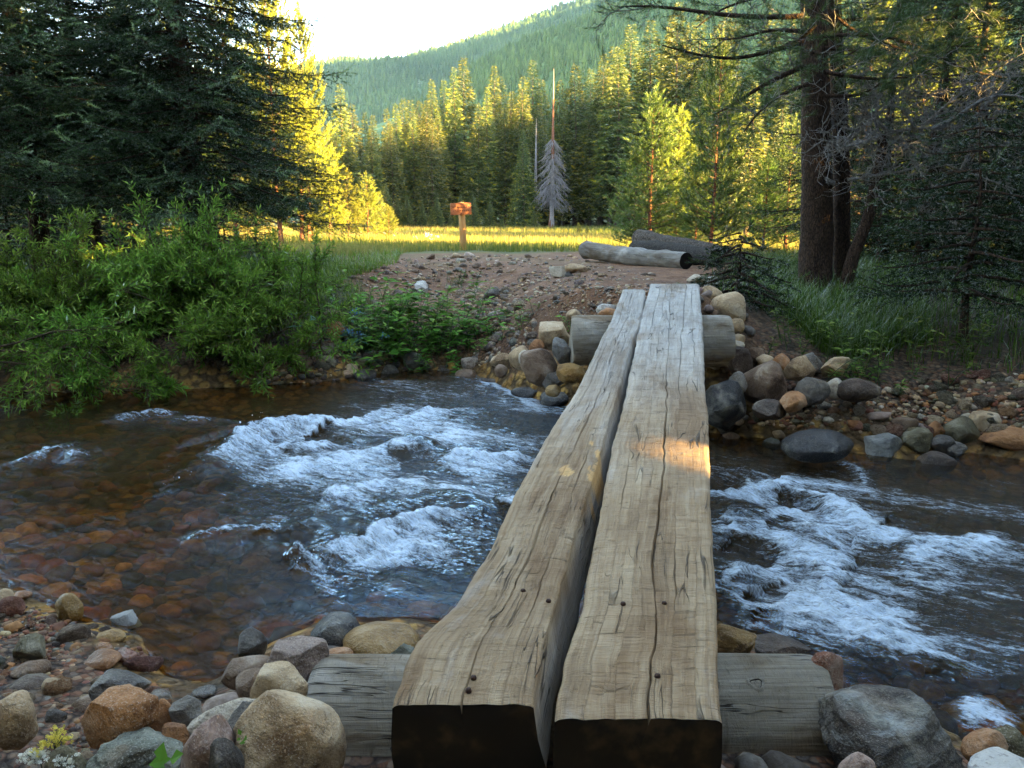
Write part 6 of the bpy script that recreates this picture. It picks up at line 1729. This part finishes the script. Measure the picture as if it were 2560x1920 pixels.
tn = np.clip(.42 + .55 * fbm(xy0(b_[:, 0], b_[:, 1] * 1.6, .16), 77, 3) + .10 * sm((b_[:, 1] - 20) / 6) + np.random.default_rng(8).uniform(-.22, .25, m), 0, 1)
tag(link('meadow_grass', tri_mesh('meadow_grass', T, np.repeat(tn, per)), M_mead), 'golden green meadow grass in low evening sun', kind='stuff')
for i, (u, v) in enumerate([(978, 598), (1085, 607), (1055, 605)]):
    herb(60 + i, u, v, 4, .3, .05, .01, 6, ['lilac wildflowers left in the sunny meadow', 'lilac wildflowers just left of the sign', 'pale violet wildflowers in the meadow before the young pines'][i], F_grass, .12, 'wildflower', 'flower', ('x', .03, 4, petal_mat('lilac_petals', (.48, .36, .62))))

# fresh turf between the willow and the path
T, m, per = blades(15, 7000, px_region([(780, 600), (1010, 632), (990, 662), (860, 700), (800, 760), (740, 740), (720, 640)]), (.06, .24), (.006, .014), 3, .8)
tag(link('turf', tri_mesh('turf', T, np.repeat(np.random.default_rng(5).beta(2, 2, m), per)), foliage_mat('turf_blades', (.07, .13, .015), (.15, .24, .03), (.28, .34, .07), .4)), 'bright green turf between the willow and the dirt path', kind='stuff')

# drops thrown up where the crests break
r_ = np.random.default_rng(17); SV, SF, sb = [], [], 0
OV, OF = ICO[2]
for ci in (0, 0, 3, 5):
    ln, st_c, tl_c, ht_c = CREST[ci]
    for k in range(26):
        q = r_.uniform(0, len(ln) - 1.001); i = int(q); b = ln[i] + (ln[i + 1] - ln[i]) * (q - i) + r_.normal(size=2) * .05 + FLOW * r_.uniform(0, .12)
        r = r_.lognormal(-6.1, .45); SV.append(OV * r * [1, 1, r_.uniform(.7, 1.5)] + [b[0], b[1], .05 + abs(r_.normal()) * .05]); SF.append(OF + sb); sb += len(OV)
t = NT('spray_drops')
M_spray = t.done(t.pbr((.85, .9, .95), .2, None, .5))
tag(link('spray', mesh('spray', np.concatenate(SV), np.concatenate(SF), None, True), M_spray), 'white drops of spray flung up by the rapids', kind='stuff')
# ================================================================== light
w = bpy.data.worlds.new('World'); S.world = w; w.use_nodes = True
nt = w.node_tree
bg = nt.nodes['Background']
sky = nt.nodes.new('ShaderNodeTexSky'); sky.sky_type = 'NISHITA'; sky.sun_disc = False
sky.sun_elevation = SUN_EL
# sun_rotation is measured from +Y, clockwise seen from above
sky.sun_rotation = math.atan2(TOSUN[0], TOSUN[1])
sky.altitude = 2800; sky.air_density = .8; sky.dust_density = 2.0; sky.ozone_density = .4
mx = nt.nodes.new('ShaderNodeMix'); mx.data_type = 'RGBA'; mx.blend_type = 'MULTIPLY'; mx.inputs[0].default_value = 1.0
nt.links.new(sky.outputs[0], mx.inputs[6]); mx.inputs[7].default_value = (*SKY_TINT, 1); nt.links.new(mx.outputs[2], bg.inputs[0]); bg.inputs[1].default_value = SKY_STRENGTH
sl = bpy.data.lights.new('sun', 'SUN'); sl.energy = SUN_STRENGTH; sl.angle = R(.5); sl.color = SUN_COL
so = bpy.data.objects.new('sun', sl); COL.objects.link(so)
so.rotation_euler = Vector(TOSUN).to_track_quat('Z', 'Y').to_euler()
S.view_settings.view_transform = 'Standard'; S.view_settings.look = 'None'
S.view_settings.exposure = EXPOSURE; S.view_settings.gamma = 1.0; S.view_settings.use_curve_mapping = False
S.cycles.max_bounces = 8; S.cycles.transparent_max_bounces = 12
S.cycles.use_denoising = True

# the valley air
if HAZE > 0:
    bm = bmesh.new(); bmesh.ops.create_cube(bm, size=1.0)
    lo, hi = Vector((-1450, -330, -1.6)), Vector((1450, 2200, 560))
    for v_ in bm.verts:
        v_.co = Vector([lo[i] if v_.co[i] < 0 else hi[i] for i in range(3)])
    me_ = bpy.data.meshes.new('haze'); bm.to_mesh(me_); bm.free()
    t = NT('valley_haze')
    vol = t.n('VolumePrincipled', {'Color': (.62, .86, 1.0), 'Density': HAZE, 'Anisotropy': 0.0})
    t.t.links.new(vol.outputs[0], t.out.inputs[1])
    ho = link('haze', me_, t.m); tag(ho, 'thin bluish evening haze filling the valley', kind='stuff')
